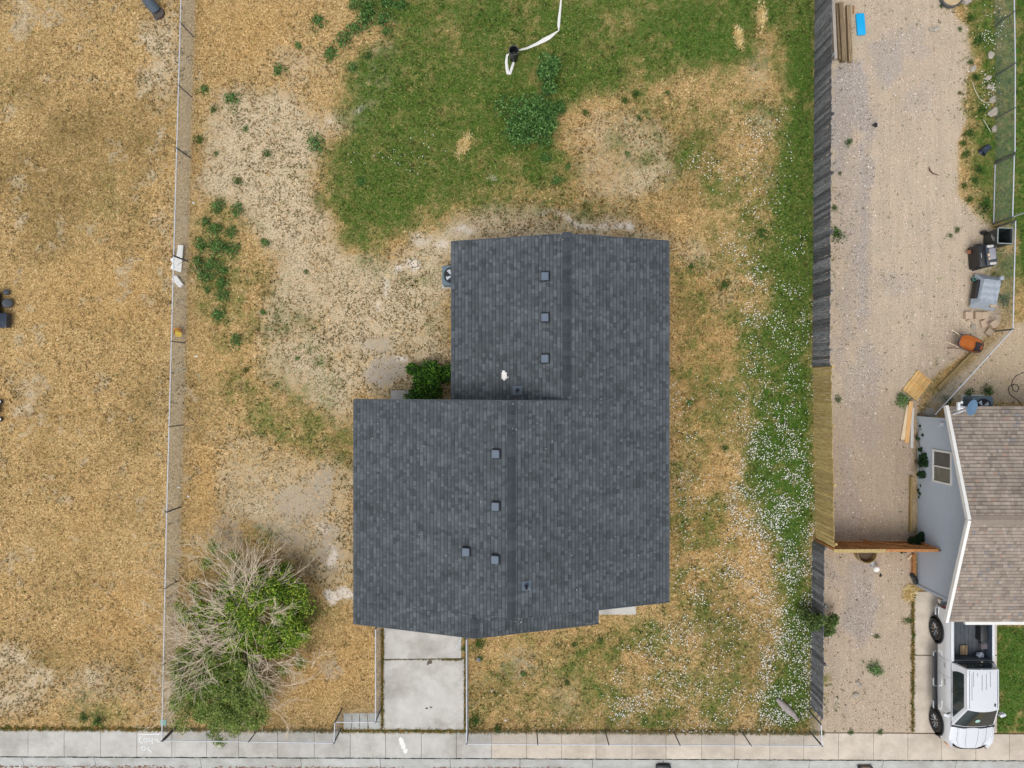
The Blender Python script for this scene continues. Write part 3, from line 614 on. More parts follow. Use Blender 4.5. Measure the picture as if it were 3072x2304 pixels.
def slope(x0, z0, x1, z1, y0, y1, clip=None):
    """slope whose ridge line is at x0,z0 and eave at x1,z1, running y0..y1"""
    o = Vector((x0, y0, z0)); u = Vector((0, 1, 0)) * (1 if y1 > y0 else -1); v = Vector((x1 - x0, 0, z1 - z0)); vl = v.length; v.normalize()
    n = u.cross(v); 
    if n.z < 0: n = -n
    return (o, u, v, n, abs(y1 - y0), vl, clip)
house = empty('house', (0, 0, 0), label='single storey house under a dark slate grey shingle roof, in the middle of the plot', cat='house')
# geometry worked out from the photo: eave 2.55 m, 4:12 pitch
EX0, EX1 = -6.2, 6.15; YF, YB = -8.55, -.62; RX, RZ = -.02, 4.60; EZ = 2.55
RRX, RRZ = 2.04, 3.92; RLX, RLZ = -2.37, 2.45; YBB = 5.60
GRX, GRZ, GYF, GEX = -1.40, 4.15, -9.40, 3.40
def hz(x):      # right main slope
    return RZ - (x - RX) * (RZ - EZ) / (EX1 - RX)
roof = link('roof', None, house) if False else None
mb = MB(); TH = .16
mb.slab([(RX, YB, RZ), (EX0, YB, EZ), (EX0, YF, EZ), (RX, YF, RZ)], TH)
mb.slab([(RX, YF, RZ), (EX1, YF, EZ), (EX1, YB, EZ), (RX, YB, RZ)], TH)
mb.slab([(RRX, YBB, RRZ), (RLX, YBB, RLZ), (RLX, YB - .3, RLZ), (RRX, YB - .3, RRZ)], TH)
mb.slab([(RRX, YB, RRZ), (EX1, YB, EZ), (EX1, YBB, EZ), (RRX, YBB, RRZ)], TH)
mb.slab([(GRX, YF + .6, GRZ), (EX0, YF, EZ), (EX0, GYF, EZ), (GRX, GYF, GRZ)], TH)
mb.slab([(GRX, GYF, GRZ), (GEX, GYF, EZ), (GEX, YF + .4, EZ), (GRX, YF + .4, GRZ)], TH)
deck = mb.build('roof', mat('roof_felt', lin(52, 60, 70), .9, .1, 10), house)
pal = palette(lin(84, 90, 94), .30, 6, 1)
planes = [slope(RX, RZ, EX0, EZ, YF, YB), slope(RX, RZ, EX1, EZ, YF, YB),
          slope(RRX, RRZ, RLX, RLZ, YB, YBB), slope(RRX, RRZ, EX1, EZ, YB, YBB),
          slope(GRX, GRZ, EX0, EZ, GYF, YF), slope(GRX, GRZ, GEX, EZ, GYF, YF + .35, lambda u, v: True)]
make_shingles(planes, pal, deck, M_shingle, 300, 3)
capm = [None] * 4
for i, k in enumerate((.52, .57, .62, .72)):
    c = MB(); 
    vs = [(-.155, -.1, -.045), (0, -.1, .012), (.155, -.1, -.045), (-.155, .1, -.035), (0, .1, .024), (.155, .1, -.035)]
    c.add(vs, [(0, 1, 4, 3), (1, 2, 5, 4), (3, 4, 5), (0, 2, 1)], tuple(x * k for x in lin(84, 90, 97))); capm[i] = c.mesh('ridge_cap', M_shingle)
def ridge(x, z, y0, y1):
    y = y0; r = random.Random(int(x * 100) + 5)
    while y < y1:
        link('ridge_cap', capm[r.choice((0, 0, 0, 1, 1, 2, 3)) if r.random() < .9 else 3], deck, (x, y, z + .02), (0, 0, math.pi)); y += .17
ridge(RX, RZ, YF + .05, YB); ridge(RRX, RRZ, YB + .25, YBB); ridge(GRX, GRZ, GYF + .1, YF - .1)
# fascia / rake trim
M_fascia = mat('dark_trim', lin(70, 76, 84), .6, .05, 4)
mb = MB()
def bar(mb, a, b, w, h):
    a = Vector(a); b = Vector(b); d = b - a; L_ = d.length; q = d.to_track_quat('X', 'Z'); c = (a + b) / 2
    vs = [q @ Vector((sx * L_ / 2, sy * w / 2, sz * h / 2)) + c for sz in (-1, 1) for sx, sy in ((-1, -1), (1, -1), (1, 1), (-1, 1))]
    mb.add(vs, [(3, 2, 1, 0), (4, 5, 6, 7), (0, 1, 5, 4), (1, 2, 6, 5), (2, 3, 7, 6), (3, 0, 4, 7)])
for a, b in (((EX0 - .02, YB, EZ - .06), (EX0 - .02, GYF, EZ - .06)), ((EX1 + .02, YF, EZ - .06), (EX1 + .02, YBB, EZ - .06)), ((RLX - .02, YB, RLZ - .06), (RLX - .02, YBB, RLZ - .06)),
             ((EX0, YB + .02, EZ - .07), (RX, YB + .02, RZ - .07)), ((RX, YB + .02, RZ - .07), (RRX, YB + .02, RRZ - .06)), ((RLX, YBB + .02, RLZ - .07), (RRX, YBB + .02, RRZ - .07)), ((RRX, YBB + .02, RRZ - .07), (EX1, YBB + .02, EZ - .07)),
             ((EX0, GYF - .02, EZ - .07), (GRX, GYF - .02, GRZ - .07)), ((GRX, GYF - .02, GRZ - .07), (GEX, GYF - .02, EZ - .07)), ((RX, YF - .02, RZ - .07), (EX1, YF - .02, EZ - .07))): bar(mb, a, b, .03, .15)
mb.build('fascia', M_fascia, house)
mb = MB()
def wall(mb, pts, z0=0):      # closed footprint wall ring
    mb.prism(pts, z0, 2.42)
mb.prism([(-5.85, -1.0), (-5.85, -8.95), (3.0, -8.95), (3.0, -8.1), (5.8, -8.1), (5.8, 5.2), (-2.0, 5.2), (-2.0, -1.0)], 0, 2.36)
def gable(mb, y, xa, za, xr, zr, xb, zb, t=.1): mb.add([(xa, y, za), (xb, y, zb), (xr, y, zr), (xa, y + t, za), (xb, y + t, zb), (xr, y + t, zr)], [(0, 1, 2), (5, 4, 3), (0, 3, 4, 1), (1, 4, 5, 2), (2, 5, 3, 0)])
gable(mb, -1.05, -5.85, 2.36, RX, RZ - .2, 5.7, 2.40); gable(mb, 5.1, -2.0, 2.36, RRX, RRZ - .2, 5.7, 2.40); gable(mb, -8.94, -5.85, 2.36, GRX, GRZ - .2, 3.0, 2.40); gable(mb, -8.2, -5.0, 2.5, RX, RZ - .22, 5.7, 2.4)
mb.build('wall', M_wall, house)
mb = MB(); 
for k in range(4): mb.box((-3.55, -8.965, .3 + .52 * k), (2.8, .04, .5))
mb.build('garage_door', M_white, house)
for nm, c, d in (('window', (1.2, -8.97, 1.5), (1.5, .05, 1.1)), ('window', (-5.87, -4.5, 1.5), (.05, 1.4, 1.0)), ('window', (5.82, 2.0, 1.5), (.05, 1.6, 1.1)), ('window', (.8, 5.22, 1.5), (1.4, .05, 1.0)), ('front_door', (3.9, -8.12, 1.05), (.95, .06, 2.05)), ('back_door', (-4.6, -.98, 1.05), (.95, .06, 2.05))):
    mb = MB(); mb.box(c, d)
    o = mb.build(nm, M_glass if nm == 'window' else M_white, house)
# roof vents: low hooded boxes
def roof_z(px, py, side):
    # iterate the pixel onto a slope
    z = 3.5
    for _ in range(6):
        p = P(px, py, z)
        if side == 'ml': z = RZ + (p.x - RX) * (RZ - EZ) / (RX - EX0)
        elif side == 'mr': z = hz(p.x)
        else: z = RRZ + (p.x - RRX) * (RRZ - RLZ) / (RRX - RLX)
    return P(px, py, z)
def vent(px, py, side, big=1.0):
    p = roof_z(px, py, side); v = empty('roof_vent', p); v.parent = house
    sl = math.atan((RZ - EZ) / (RX - EX0)); 
    mb = MB(); mb.rbox((0, 0, .03), (.36, .38, .06), .04); f = mb.build('shadow_flange', M_dark, v); f.rotation_euler = (0, -sl, 0)  # flange coloured near black to draw the contact shadow round the hood
    mb = MB(); mb.rbox((0, 0, .1), (.28 * big, .30 * big, .16), .03); h = mb.build('hood', M_slate, v, smooth=True); h.rotation_euler = (0, -sl * .8, 0)
    mb = MB(); mb.box((0, 0, .045), (.24, .26, .07)); h = mb.build('throat', M_dark, v)
for a in ((1637, 830, 'r'), (1637, 953, 'r'), (1637, 1076, 'r'), (1490, 1361, 'ml'), (1489, 1518, 'ml'), (1488, 1677, 'ml'), (1401, 1654, 'ml')): vent(*a)
def pipe(px, py, side, sgn=-1):
    p = roof_z(px, py, side); v = empty('plumbing_vent', p); v.parent = house; sl = math.atan(1 / 3) * sgn
    mb = MB(); mb.box((0, 0, .018), (.36, .32, .01), rot=(0, sl, 0)); mb.lathe([(.13, .01), (.09, .06), (.065, .1)], n=20); mb.build('boot', M_slate, v, smooth=True)
    mb = MB(); mb.lathe([(.055, .0), (.055, .32), (.04, .32), (.04, .1)], n=18); mb.build('pipe', M_black, v, smooth=True)
pipe(1579, 1757, 'mr', 1); pipe(1552, 1171, 'r')
p = roof_z(1513, 1127, 'r'); mb = MB(); mb.box((0, 0, .04), (.2, .26, .05), rot=(0, -.32, 0)); mb.box((-.02, .15, .05), (.1, .1, .04), rot=(0, -.32, 0)); mb.box((.0, -.14, .05), (.08, .08, .04), rot=(0, -.32, 0)); mb.tube([(.1, -.05, .07), (.17, -.06, .08)], .015)
mb.build('paper_litter', M_white, loc=p, label='small crumpled white paper scrap lying on the dark rear roof slope', cat='litter')

mb = MB(); rd_ = random.Random(12)
for k in range(70):
    if k < 26: px, py, sd_ = rd_.choice(((1540, 1215, 'ml'), (1545, 1855, 'mr'), (1690, 712, 'r'), (1540, 1290, 'ml'))); px += rd_.gauss(0, 7); py += rd_.gauss(0, 7)
    else: px, py, sd_ = rd_.uniform(1100, 1980), rd_.uniform(1230, 1780), 'x'; sd_ = 'ml' if px < 1538 else 'mr'
    q = roof_z(px, py, sd_); z_ = rd_.uniform(.008, .02); mb.box((q.x, q.y, q.z + .03), (z_ * 1.6, z_, .008), rz=rd_.uniform(0, 3))
mb.build('roof_debris', M_white, house, kind='stuff')
# neighbour's house ---------------------------------------------------------------
nh = empty('neighbour_house', (20, -5, 0), label='neighbour house with grey lap siding and a weathered brown shingle roof', cat='house')
NINV = Matrix.Translation((-20, 5, 0))
def nb(mb, name, m, parent=None, smooth=False):
    o = mb.build(name, m, nh if parent is None else parent, smooth=smooth)
    if parent is None: o.matrix_parent_inverse = NINV
    return o
NX0, NE, NR = 17.0, 2.72, 4.09; NYN, NYR, NYS = -.88, -5.05, -9.27; NXE = 34.0
mb = MB(); mb.slab([(NX0, NYN, NE), (NX0, NYR, NR), (NXE, NYR, NR), (NXE, NYN, NE)][::-1], .15); mb.slab([(NX0, NYR, NR), (NX0, NYS, NE), (NXE, NYS, NE), (NXE, NYR, NR)][::-1], .15)
ndeck = nb(mb, 'roof', mat('brown_felt', lin(110, 98, 90), .9, .1, 10))
M_sh2 = mat_attr('brown_shingle', .92, .16, 30, .35, .2); weather(M_sh2, .14, lin(128, 126, 128))
pal2 = palette(lin(152, 140, 128), .24, 5, 2) + [lin(160, 138, 122), lin(136, 132, 130)]
def slopeX(y0, z0, y1, z1, x0, x1):
    o = Vector((x0, y0, z0)); u = Vector((1, 0, 0)); v = Vector((0, y1 - y0, z1 - z0)); vl = v.length; v.normalize(); n = u.cross(v)
    if n.z < 0: n = -n
    return (o, u, v, n, x1 - x0, vl, None)
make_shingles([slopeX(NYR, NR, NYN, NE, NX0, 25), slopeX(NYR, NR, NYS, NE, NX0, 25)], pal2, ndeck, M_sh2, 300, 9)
cm = MB(); cm.add([(-.1, -.17, -.05), (-.1, 0, .01), (-.1, .17, -.05), (.12, -.17, -.04), (.12, 0, .02), (.12, .17, -.04)], [(0, 1, 4, 3), (1, 2, 5, 4), (3, 4, 5), (0, 2, 1)], tuple(x * .92 for x in lin(150, 138, 126))); cme = cm.mesh('ridge_cap', M_sh2)
for k in range(36): link('ridge_cap', cme, ndeck, (NX0 + .1 + k * .2, NYR, NR + .022), (0, 0, 0))
ndeck_children_fix = True
for ch in ndeck.children: ch.matrix_parent_inverse = Matrix.Identity(4)
mb = MB(); bar(mb, (NX0 - .03, NYN + .02, NE - .05), (NX0 - .03, NYR, NR - .05), .12, .16); bar(mb, (NX0 - .03, NYR, NR - .05), (NX0 - .03, NYS - .02, NE - .05), .12, .16); nb(mb, 'rake_board', M_white)
mb = MB(); mb.box((24.3, NYS - .07, NE - .06), (13.2, .12, .12)); nb(mb, 'gutter', M_white)
mb = MB(); mb.prism([(17.36, -1.45), (17.36, -8.58), (34, -8.58), (34, -1.45)], 0, 2.5); gable_pts = [(17.36, -1.45, 2.5), (17.36, -8.58, 2.5), (17.36, -5.02, 3.84)]
mb.add(gable_pts + [(x + .1, y, z) for x, y, z in gable_pts], [(0, 1, 2), (5, 4, 3), (1, 4, 5, 2), (2, 5, 3, 0)]); nb(mb, 'wall', M_siding)
sid = MB(); z = .12
while z < 3.8:
    if z < 2.4: ya, yb = -1.44, -8.59
    else:
        t = (z - 2.4) / 1.44; ya = -1.44 + t * (-3.5); yb = -8.59 + t * 3.5
    if ya - yb > .1:
        z1 = z + .105; sid.add([(17.345, ya, z), (17.345, yb, z), (17.357, yb, z1), (17.357, ya, z1), (17.358, ya, z), (17.358, yb, z)], [(0, 1, 2, 3), (0, 4, 5, 1)])
    z += .105
o = nb(sid, 'siding', M_siding); o['kind'] = 'stuff'
mb = MB(); mb.box((17.34, -1.42, 1.22), (.06, .1, 2.4)); nb(mb, 'corner_trim', M_siding)
mb = MB(); mb.box((17.34, -8.6, 1.22), (.06, .1, 2.4)); nb(mb, 'corner_trim', M_siding)
# window with sash
wz0, wz1, wy0, wy1 = 1.22, 2.42, -2.72, -3.98; fx = 17.33
wf = MB()
for c, d in (((fx, wy0, (wz0 + wz1) / 2), (.06, .07, wz1 - wz0 + .07)), ((fx, wy1, (wz0 + wz1) / 2), (.06, .07, wz1 - wz0 + .07)), ((fx, (wy0 + wy1) / 2, wz0), (.06, 1.19, .07)), ((fx, (wy0 + wy1) / 2, wz1), (.06, 1.19, .07)), ((fx, (wy0 + wy1) / 2, (wz0 + wz1) / 2 * 1.0), (.05, .05, 1.12))): wf.box(c, d)
w = nb(wf, 'window', M_white)
mb = MB(); mb.box((fx + .01, wy0 - .32, (wz0 + wz1) / 2), (.012, .58, 1.1)); o = mb.build('pane', mat('screen_glass', lin(84, 86, 86), .3, .2, 3), w)
mb = MB(); mb.box((fx + .01, wy1 + .32, (wz0 + wz1) / 2), (.012, .58, 1.1)); o = mb.build('pane', mat('blind_glass', lin(108, 110, 100), .2, .3, 3), w)
mb = MB(); mb.rbox((17.30, -1.62, 1.9), (.1, .14, .2), .02); mb.tube([(17.3, -1.62, 1.85), (17.2, -1.75, 1.8)], .012); nb(mb, 'tap_box', M_galv)
mb = MB(); mb.box((25, -8.6, 1.2), (2.4, .05, 2.1)); nb(mb, 'garage_door', M_white)

# ------------------------------------------------------------------ wooden fences
M_old = mat_wood('weathered_board', lin(58, 60, 66), lin(146, 147, 152), 'Z', .85, .45, lin(225, 225, 225), 20)
M_new = mat_wood('new_board', lin(150, 122, 70), lin(222, 200, 142), 'Z', .75, .16, None, 12)
M_ced = mat_wood('cedar_board', lin(140, 84, 44), lin(214, 160, 104), 'Z', .75, .22, None, 12)
M_tim = mat_wood('old_timber', lin(104, 88, 68), lin(166, 146, 116), 'Y', .85, .18, None, 16)
M_pine = mat_wood('pine', lin(206, 160, 92), lin(240, 206, 146), 'X', .7, .1, None, 10)
def board_mesh(h, w, m, dog=.03):
    mb = MB(); t = .018; d = dog
    pr = [(-w / 2, 0), (w / 2, 0), (w / 2, h - d), (w / 2 - d, h), (-w / 2 + d, h), (-w / 2, h - d)]
    vs = [(-t / 2, y, z) for y, z in pr] + [(t / 2, y, z) for y, z in pr]
    mb.add(vs, [tuple(range(5, -1, -1)), tuple(range(6, 12))] + [(i, (i + 1) % 6, 6 + (i + 1) % 6, 6 + i) for i in range(6)])
    return mb.mesh('board', m)
def wood_fence(name, label, a, b, h, m, rail_m, w=.133, gap=.009, railside=-1, dog=.03, skip=None):
    a = Vector((*a, 0)); b = Vector((*b, 0)); L_ = (b - a).length; d = (b - a).normalized(); ang = math.atan2(-d.x, d.y)
    f = empty(name, a, ang, label=label, cat='fence'); ms = [board_mesh(h + k, w, m, dog) for k in (-.02, 0, .015)]
    n = int(L_ / (w + gap))
    for i in range(n):
        if skip and skip(i): continue
        link('board', random.choice(ms), f, (random.uniform(-.004, .004), (i + .5) * (w + gap), random.uniform(-.01, .01)), (random.uniform(-.012, .012), random.uniform(-.01, .01), random.uniform(-.03, .03)))
    for z in (.3, h / 2 + .05, h - .22):
        mb = MB(); mb.box((railside * .04, L_ / 2, z), (.038, L_, .085)); mb.build('rail', rail_m, f)
    k = 0
    while k * 2.4 < L_:
        mb = MB(); mb.box((railside * .1, min(k * 2.4, L_ - .06), (h - .05) / 2), (.09, .09, h - .05)); mb.build('post', rail_m, f); k += 1
    return f
f1 = wood_fence('wooden_fence', 'dark weathered grey board fence along the gravel yard, behind the pale new stretch', (12.99, 18.2), (12.88, .72), 1.66, M_old, M_old)
wood_fence('wooden_fence', 'pale new treated board fence stretch between the two dark stretches', (12.90, .70), (13.02, -6.62), 1.76, M_new, M_new, .14)
wood_fence('wooden_fence', 'low dark weathered board fence beside the front gravel, nearest the street', (12.86, -6.78), (12.80, -13.95), 1.2, M_old, M_old, .132)
p = P(2458, 495); mb = MB(); mb.box((0, 0, 0), (.02, .34, .14), rot=(.1, 0, 0)); mb.build('patch_board', M_new, f1, loc=Vector((-.03, 18.2 - 9.35, 1.05)))
# cedar cross fence + gate between the yard and the neighbour's wall
g = empty('wooden_gate', (12.98, -6.73, 0), label='cedar double gate with diagonal braces closing the gravel drive beside the neighbour house', cat='gate')
bm_ = board_mesh(1.72, .135, M_ced, .0)
for i in range(31):
    link('board', bm_, g, (.12 + i * .139, -.02, random.uniform(-.015, .015) + .05), (0, 0, math.pi / 2 + random.uniform(-.02, .02)))
for x0, x1 in ((.05, 2.1), (2.16, 4.25)):
    for z in (.25, 1.5):
        mb = MB(); mb.box(((x0 + x1) / 2, .03, z), (x1 - x0, .04, .09)); mb.build('rail', M_ced, g)
    mb = MB(); a_, b_ = ((x0, .055, .3), (x1, .055, 1.45)); bar(mb, a_, b_, .03, .09); mb.build('brace', M_ced, g)
    for x in (x0, x1):
        mb = MB(); mb.box((x, .04, .88), (.09, .07, 1.66)); mb.build('stile', M_ced, g)
mb = MB(); mb.box((1.05, .0, 1.80), (2.1, .14, .035)); mb.build('cap_board', M_new, g)
mb = MB(); mb.box((3.2, .0, 1.74), (2.1, .1, .035)); mb.build('cap_board', M_ced, g)

# ------------------------------------------------------------------ chain link
def chain_fence(name, label, pts, h=1.2, spacing=3.0, cat='fence', group=None, frame=False, posts=None):
    pts = [Vector((*p[:2], 0)) for p in pts]; root = empty(name, pts[0], label=label, cat=cat, group=group); o0 = pts[0]
    wire = MB(); r = .0021
    for a, b in zip(pts, pts[1:]):
        L_ = (b - a).length; d = (b - a) / L_; nrm = Vector((-d.y, d.x, 0)); k = -h
        while k < L_:
            for sgn in (0, 1):
                u0, u1 = max(k, 0), min(k + h, L_)
                if u1 - u0 > .03:
                    z0, z1 = u0 - k, u1 - k
                    if sgn: z0, z1 = h - z0, h - z1
                    z0 = min(z0, h - .02); z1 = min(z1, h - .02)
                    A = a - o0 + d * u0 + Vector((0, 0, z0 + .03)); B_ = a - o0 + d * u1 + Vector((0, 0, z1 + .03)); off = nrm * r * (1 if sgn else -1)
                    e = (B_ - A).normalized(); s1 = e.cross(nrm) * r; n_ = nrm * r
                    tri = [s1, -s1 * .5 + n_ * .87, -s1 * .5 - n_ * .87]
                    wire.add([A + off + t for t in tri] + [B_ + off + t for t in tri], [(0, 1, 4, 3), (1, 2, 5, 4), (2, 0, 3, 5)])
            k += .072
        mb = MB(); mb.tube([a - o0 + Vector((0, 0, h + .02)), b - o0 + Vector((0, 0, h + .02))], .021, 8); mb.build('top_rail', M_galv, root, smooth=True)
        if frame: mb = MB(); mb.tube([a - o0 + Vector((0, 0, .06)), b - o0 + Vector((0, 0, .06))], .018, 8); mb.build('bottom_rail', M_galv, root, smooth=True)
        n = max(1, round(L_ / spacing))
        ts = posts if posts else [i / n for i in range(n + 1)]
        for t in ts:
            q = a + (b - a) * t - o0
            if t == 0 and a is not pts[0]: continue
            mb = MB(); rr = .034 if t in (0, 1) else .024; mb.lathe([(rr, 0), (rr, h + .03), (rr * .8, h + .06), (0.001, h + .07)], (q.x, q.y, 0), 10); mb.build('post', M_galv_d, root, smooth=True)
    me = wire.mesh('wire_mesh', M_wire, fixn=False); o = link('wire_mesh', me, root); o['kind'] = 'stuff'
    return root
def T(px, py, h=1.2): q = P(px, py, h); return (q.x, q.y)
chain_fence('chain_link_fence', 'long chain link fence dividing the dry left lawn from the house plot', [T(547, -120), T(531, 445), T(522, 768), T(501, 1536), T(486, 2222)], spacing=3.1)
chain_fence('chain_link_fence', 'chain link fence along the sidewalk below the big tree, stepping up to the driveway', [T(492, 2221), T(1002, 2228), T(1005, 2166), T(1127, 2165), T(1127, 1886)], spacing=4.0)
chain_fence('chain_link_fence', 'chain link fence right of the driveway and along the flowery front lawn', [T(1399, 1916), T(1400, 2231), T(2466, 2237), T(2463, 2172)], spacing=3.0)
chain_fence('chain_link_fence', 'chain link fence at the top right between the gravel yard and the green lawn', [T(3040, -120), T(3045, 190), T(3044, 458)], spacing=2.1)
chain_fence('chain_link_gate', 'closed chain link gate with pipe frame above the open trash bin', [T(3042, 466), T(3037, 652)], 1.2, 3, 'gate', frame=True)
chain_fence('chain_link_fence', 'chain link fence beside the bins and grills that turns diagonally to the grey wall', [T(3046, 662), T(3038, 988), T(2803, 1246)], spacing=3.2)

# ------------------------------------------------------------------ the pickup
M_pw = mat('truck_white_paint', lin(214, 218, 222), .25, .015, 2, coat=.6)
M_trim = mat('truck_black_trim', lin(30, 32, 36), .5, .1, 6)
M_chrome = mat('chrome', lin(210, 214, 218), .15, .02, 3, metal=1)
M_tglass = mat('truck_glass', lin(36, 48, 50), .06, .15, 1.5, spec=.9)
M_bed = mat('bed_liner', lin(66, 74, 82), .6, .12, 6, dirt=lin(110, 112, 112), dirt_amt=.4)
tk = empty('pickup_truck', (18.87, -15.06, 0), label='white crew cab pickup truck parked nose down on the concrete drive', cat='truck')
def TB(mb, name, m, parent=None, smooth=True, **k): return mb.build(name, m, parent or tk, smooth=smooth, **k)
def hwf(t):           # half width of the body at distance t from the nose
    if t < .45: return .70 + .27 * math.sin(min(1, t / .45) * math.pi / 2)
    return .97
def sidex(z): 
    return -.03 * max(0, (.75 - z)) * 2 - (.11 * ((z - 1.02) / .36) ** 2 if z > 1.02 else 0)
WA = [(.83, .545), (4.70, .545)]      # wheel arches: centre t, radius
def side(sg):
    mb = MB(); zt = [.56, .62, .75, .9, 1.02, 1.12, 1.22, 1.32, 1.38]
    ts = [.0, .06, .14, .28] + [.28 + .06 * i for i in range(1, 92)]
    ts = [t for t in ts if t <= 5.78]
    idx = {}
    for j, z in enumerate(zt):
        for i, t in enumerate(ts):
            top = z
            lim = 1.38 if t > 1.1 else 1.16 + .2 * min(1, t / 1.1)
            zz = .56 + (z - .56) * (lim - .56) / .82
            for wc, wr in WA:
                if abs(t - wc) < wr:
                    za = .45 + math.sqrt(wr * wr - (t - wc) ** 2)
                    zz = za + (z - .56) * (lim - za) / .82 if za > .56 else zz
            idx[(i, j)] = len(mb.v); mb.v.append((sg * (hwf(t) + sidex(zz)), t, zz))
    for j in range(len(zt) - 1):
        for i in range(len(ts) - 1):
            mb.f.append((idx[i, j], idx[i + 1, j], idx[i + 1, j + 1], idx[i, j + 1])); mb.c.append(None)
    TB(mb, 'body_side', M_pw)
    for wc, wr in WA:
        mb = MB(); pts = []
        for k in range(19):
            a = math.pi * (k / 18) * 1.06 - .09; pts.append((sg * .985, wc + (wr + .01) * math.cos(a), .45 + (wr + .01) * math.sin(a)))
        mb.tube(pts, .03, 6); TB(mb, 'wheel_flare', M_trim)
        mb = MB(); mb.lathe([(wr, 0), (wr, .32), (.1, .32)], n=28, M=Matrix.Rotation(-sg * math.pi / 2, 3, 'Y'), c=(sg * .96, wc, .45)); 
        mb.v = [v for v in mb.v]; TB(mb, 'wheel_well', M_dark)
side(-1); side(1)
# hood
def hood(u, v):
    t = .02 + v * .96; s = (u * 2 - 1); w = hwf(t) - .10 - .0 * v
    nose = .16 * (s ** 4) * (1 - v)
    z = 1.18 + .17 * min(1, v * 1.1) ** .8 - .06 * s ** 4 - .03 * s * s
    if abs(abs(s) - .58) < .07: z -= .012
    if v < .08: z -= .05 * (1 - v / .08)
    return (s * w, t + nose, z)
mb = MB(); mb.grid(hood, 40, 26); TB(mb, 'hood', M_pw)
def fend(sg):
    mb = MB()
    def f(u, v):
        t = .02 + v * .96; w0 = hwf(t) - .10; w1 = hwf(t) - .07
        ns = .16 * (1 - v); x0, y0, z0 = hood(1, v); lim = 1.16 + .2 * min(1, t / 1.1)
        return (sg * (w0 + (hwf(t) + sidex(lim) - w0) * u), y0 * (1 - u) + t * u, z0 + (lim - z0) * u)
    mb.grid(f, 3, 26); return mb
for sg in (-1, 1): TB(fend(sg), 'fender_top', M_pw)
mb = MB(); mb.grid(lambda u, v: ((u * 2 - 1) * (hwf(0) - .0), .0 + .16 * abs(u * 2 - 1) ** 4, .6 + v * .54), 16, 4); TB(mb, 'grille', M_trim)
mb = MB()
mb.grid(lambda u, v: ((u * 2 - 1) * .86, -.0 + .2 * abs(u * 2 - 1) ** 4 + .05 * (v - .5) ** 2, .5 + v * .26), 16, 4); mb.grid(lambda u, v: ((u * 2 - 1) * .86, -.0 + .2 * abs(u * 2 - 1) ** 4 + v * .1, .76), 16, 1); TB(mb, 'front_bumper', M_trim)
for sg in (-1, 1):
    mb = MB(); mb.rbox((sg * .76, .14, .96), (.2, .16, .22), .04, rz=sg * .7); TB(mb, 'headlight', mat('amber_lens', lin(214, 150, 110), .2, .1, 6))
# cab
cab_b = [(-.87, 1.14), (.87, 1.14), (.87, 3.66), (-.87, 3.66)]
def cabpt(s, t_, z):   # s -1..1 , t_ 0..1 front-back, z 0..1
    w = .87 + (.64 - .87) * z; t0 = 1.12 + (2.02 - 1.12) * z; t1 = 3.66 - .04 * z
    bow = .05 * (1 - s * s) * (1 - t_) * (-1)
    return Vector((s * w, t0 + (t1 - t0) * t_ - .10 * (1 - s * s) * (1 - t_) ** 2, 1.37 + .60 * z))
mb = MB()
for sg in (-1, 1): mb.grid(lambda u, v: cabpt(sg, u, v), 14, 6)
mb.grid(lambda u, v: cabpt(u * 2 - 1, 0, v), 14, 4); mb.grid(lambda u, v: cabpt(u * 2 - 1, 1, v), 8, 4); TB(mb, 'cab', M_pw)
def roofp(u, v):
    s = u * 2 - 1; p = cabpt(s, v, 1.0); e = (1 - abs(s) ** 6) * (1 - abs(v * 2 - 1) ** 8); p.z += .015 + .045 * (1 - s * s) * .6 + .02 * e; return p
mb = MB(); mb.grid(roofp, 24, 20); TB(mb, 'cab_roof', M_pw)
for s_, v0, v1 in ((-.62, .05, .42), (-.38, .08, .16), (-.10, .12, .5), (.16, .10, .48), (.42, .05, .42), (-.86, .04, .96), (.9, .04, .96), (-.72, .1, .75)):
    mb = MB(); q0 = roofp((s_ + 1) / 2, 1 - v0); q1 = roofp((s_ + 1) / 2, 1 - v1); qm = roofp((s_ + 1) / 2, 1 - (v0 + v1) / 2)
    mb.tube([q0 + Vector((0, 0, .004)), qm + Vector((0, 0, .004)), q1 + Vector((0, 0, .004))], .010 if abs(s_) > .8 else .008, 6); TB(mb, 'groove_shade', M_galv_d)  # dark grey strips laid on the white roof, painting the shade of its grooves
mb = MB(); q = roofp(.86, .14); mb.rbox((q.x, q.y, q.z + .02), (.05, .12, .04), .015); TB(mb, 'roof_antenna', M_trim)
def pane(nm, fn, nu=8, nv=6):
    mb = MB(); mb.grid(fn, nu, nv); return TB(mb, nm, M_tglass)
def off(p, d): return p + Vector(d)
pane('windshield', lambda u, v: off(cabpt((u * 2 - 1) * (.93 - .02 * v), 0, .05 + v * .93), (0, -.012, .008)), 16, 6)
pane('rear_window', lambda u, v: off(cabpt((u * 2 - 1) * .84, 1, .08 + v * .80), (0, .012, 0)))
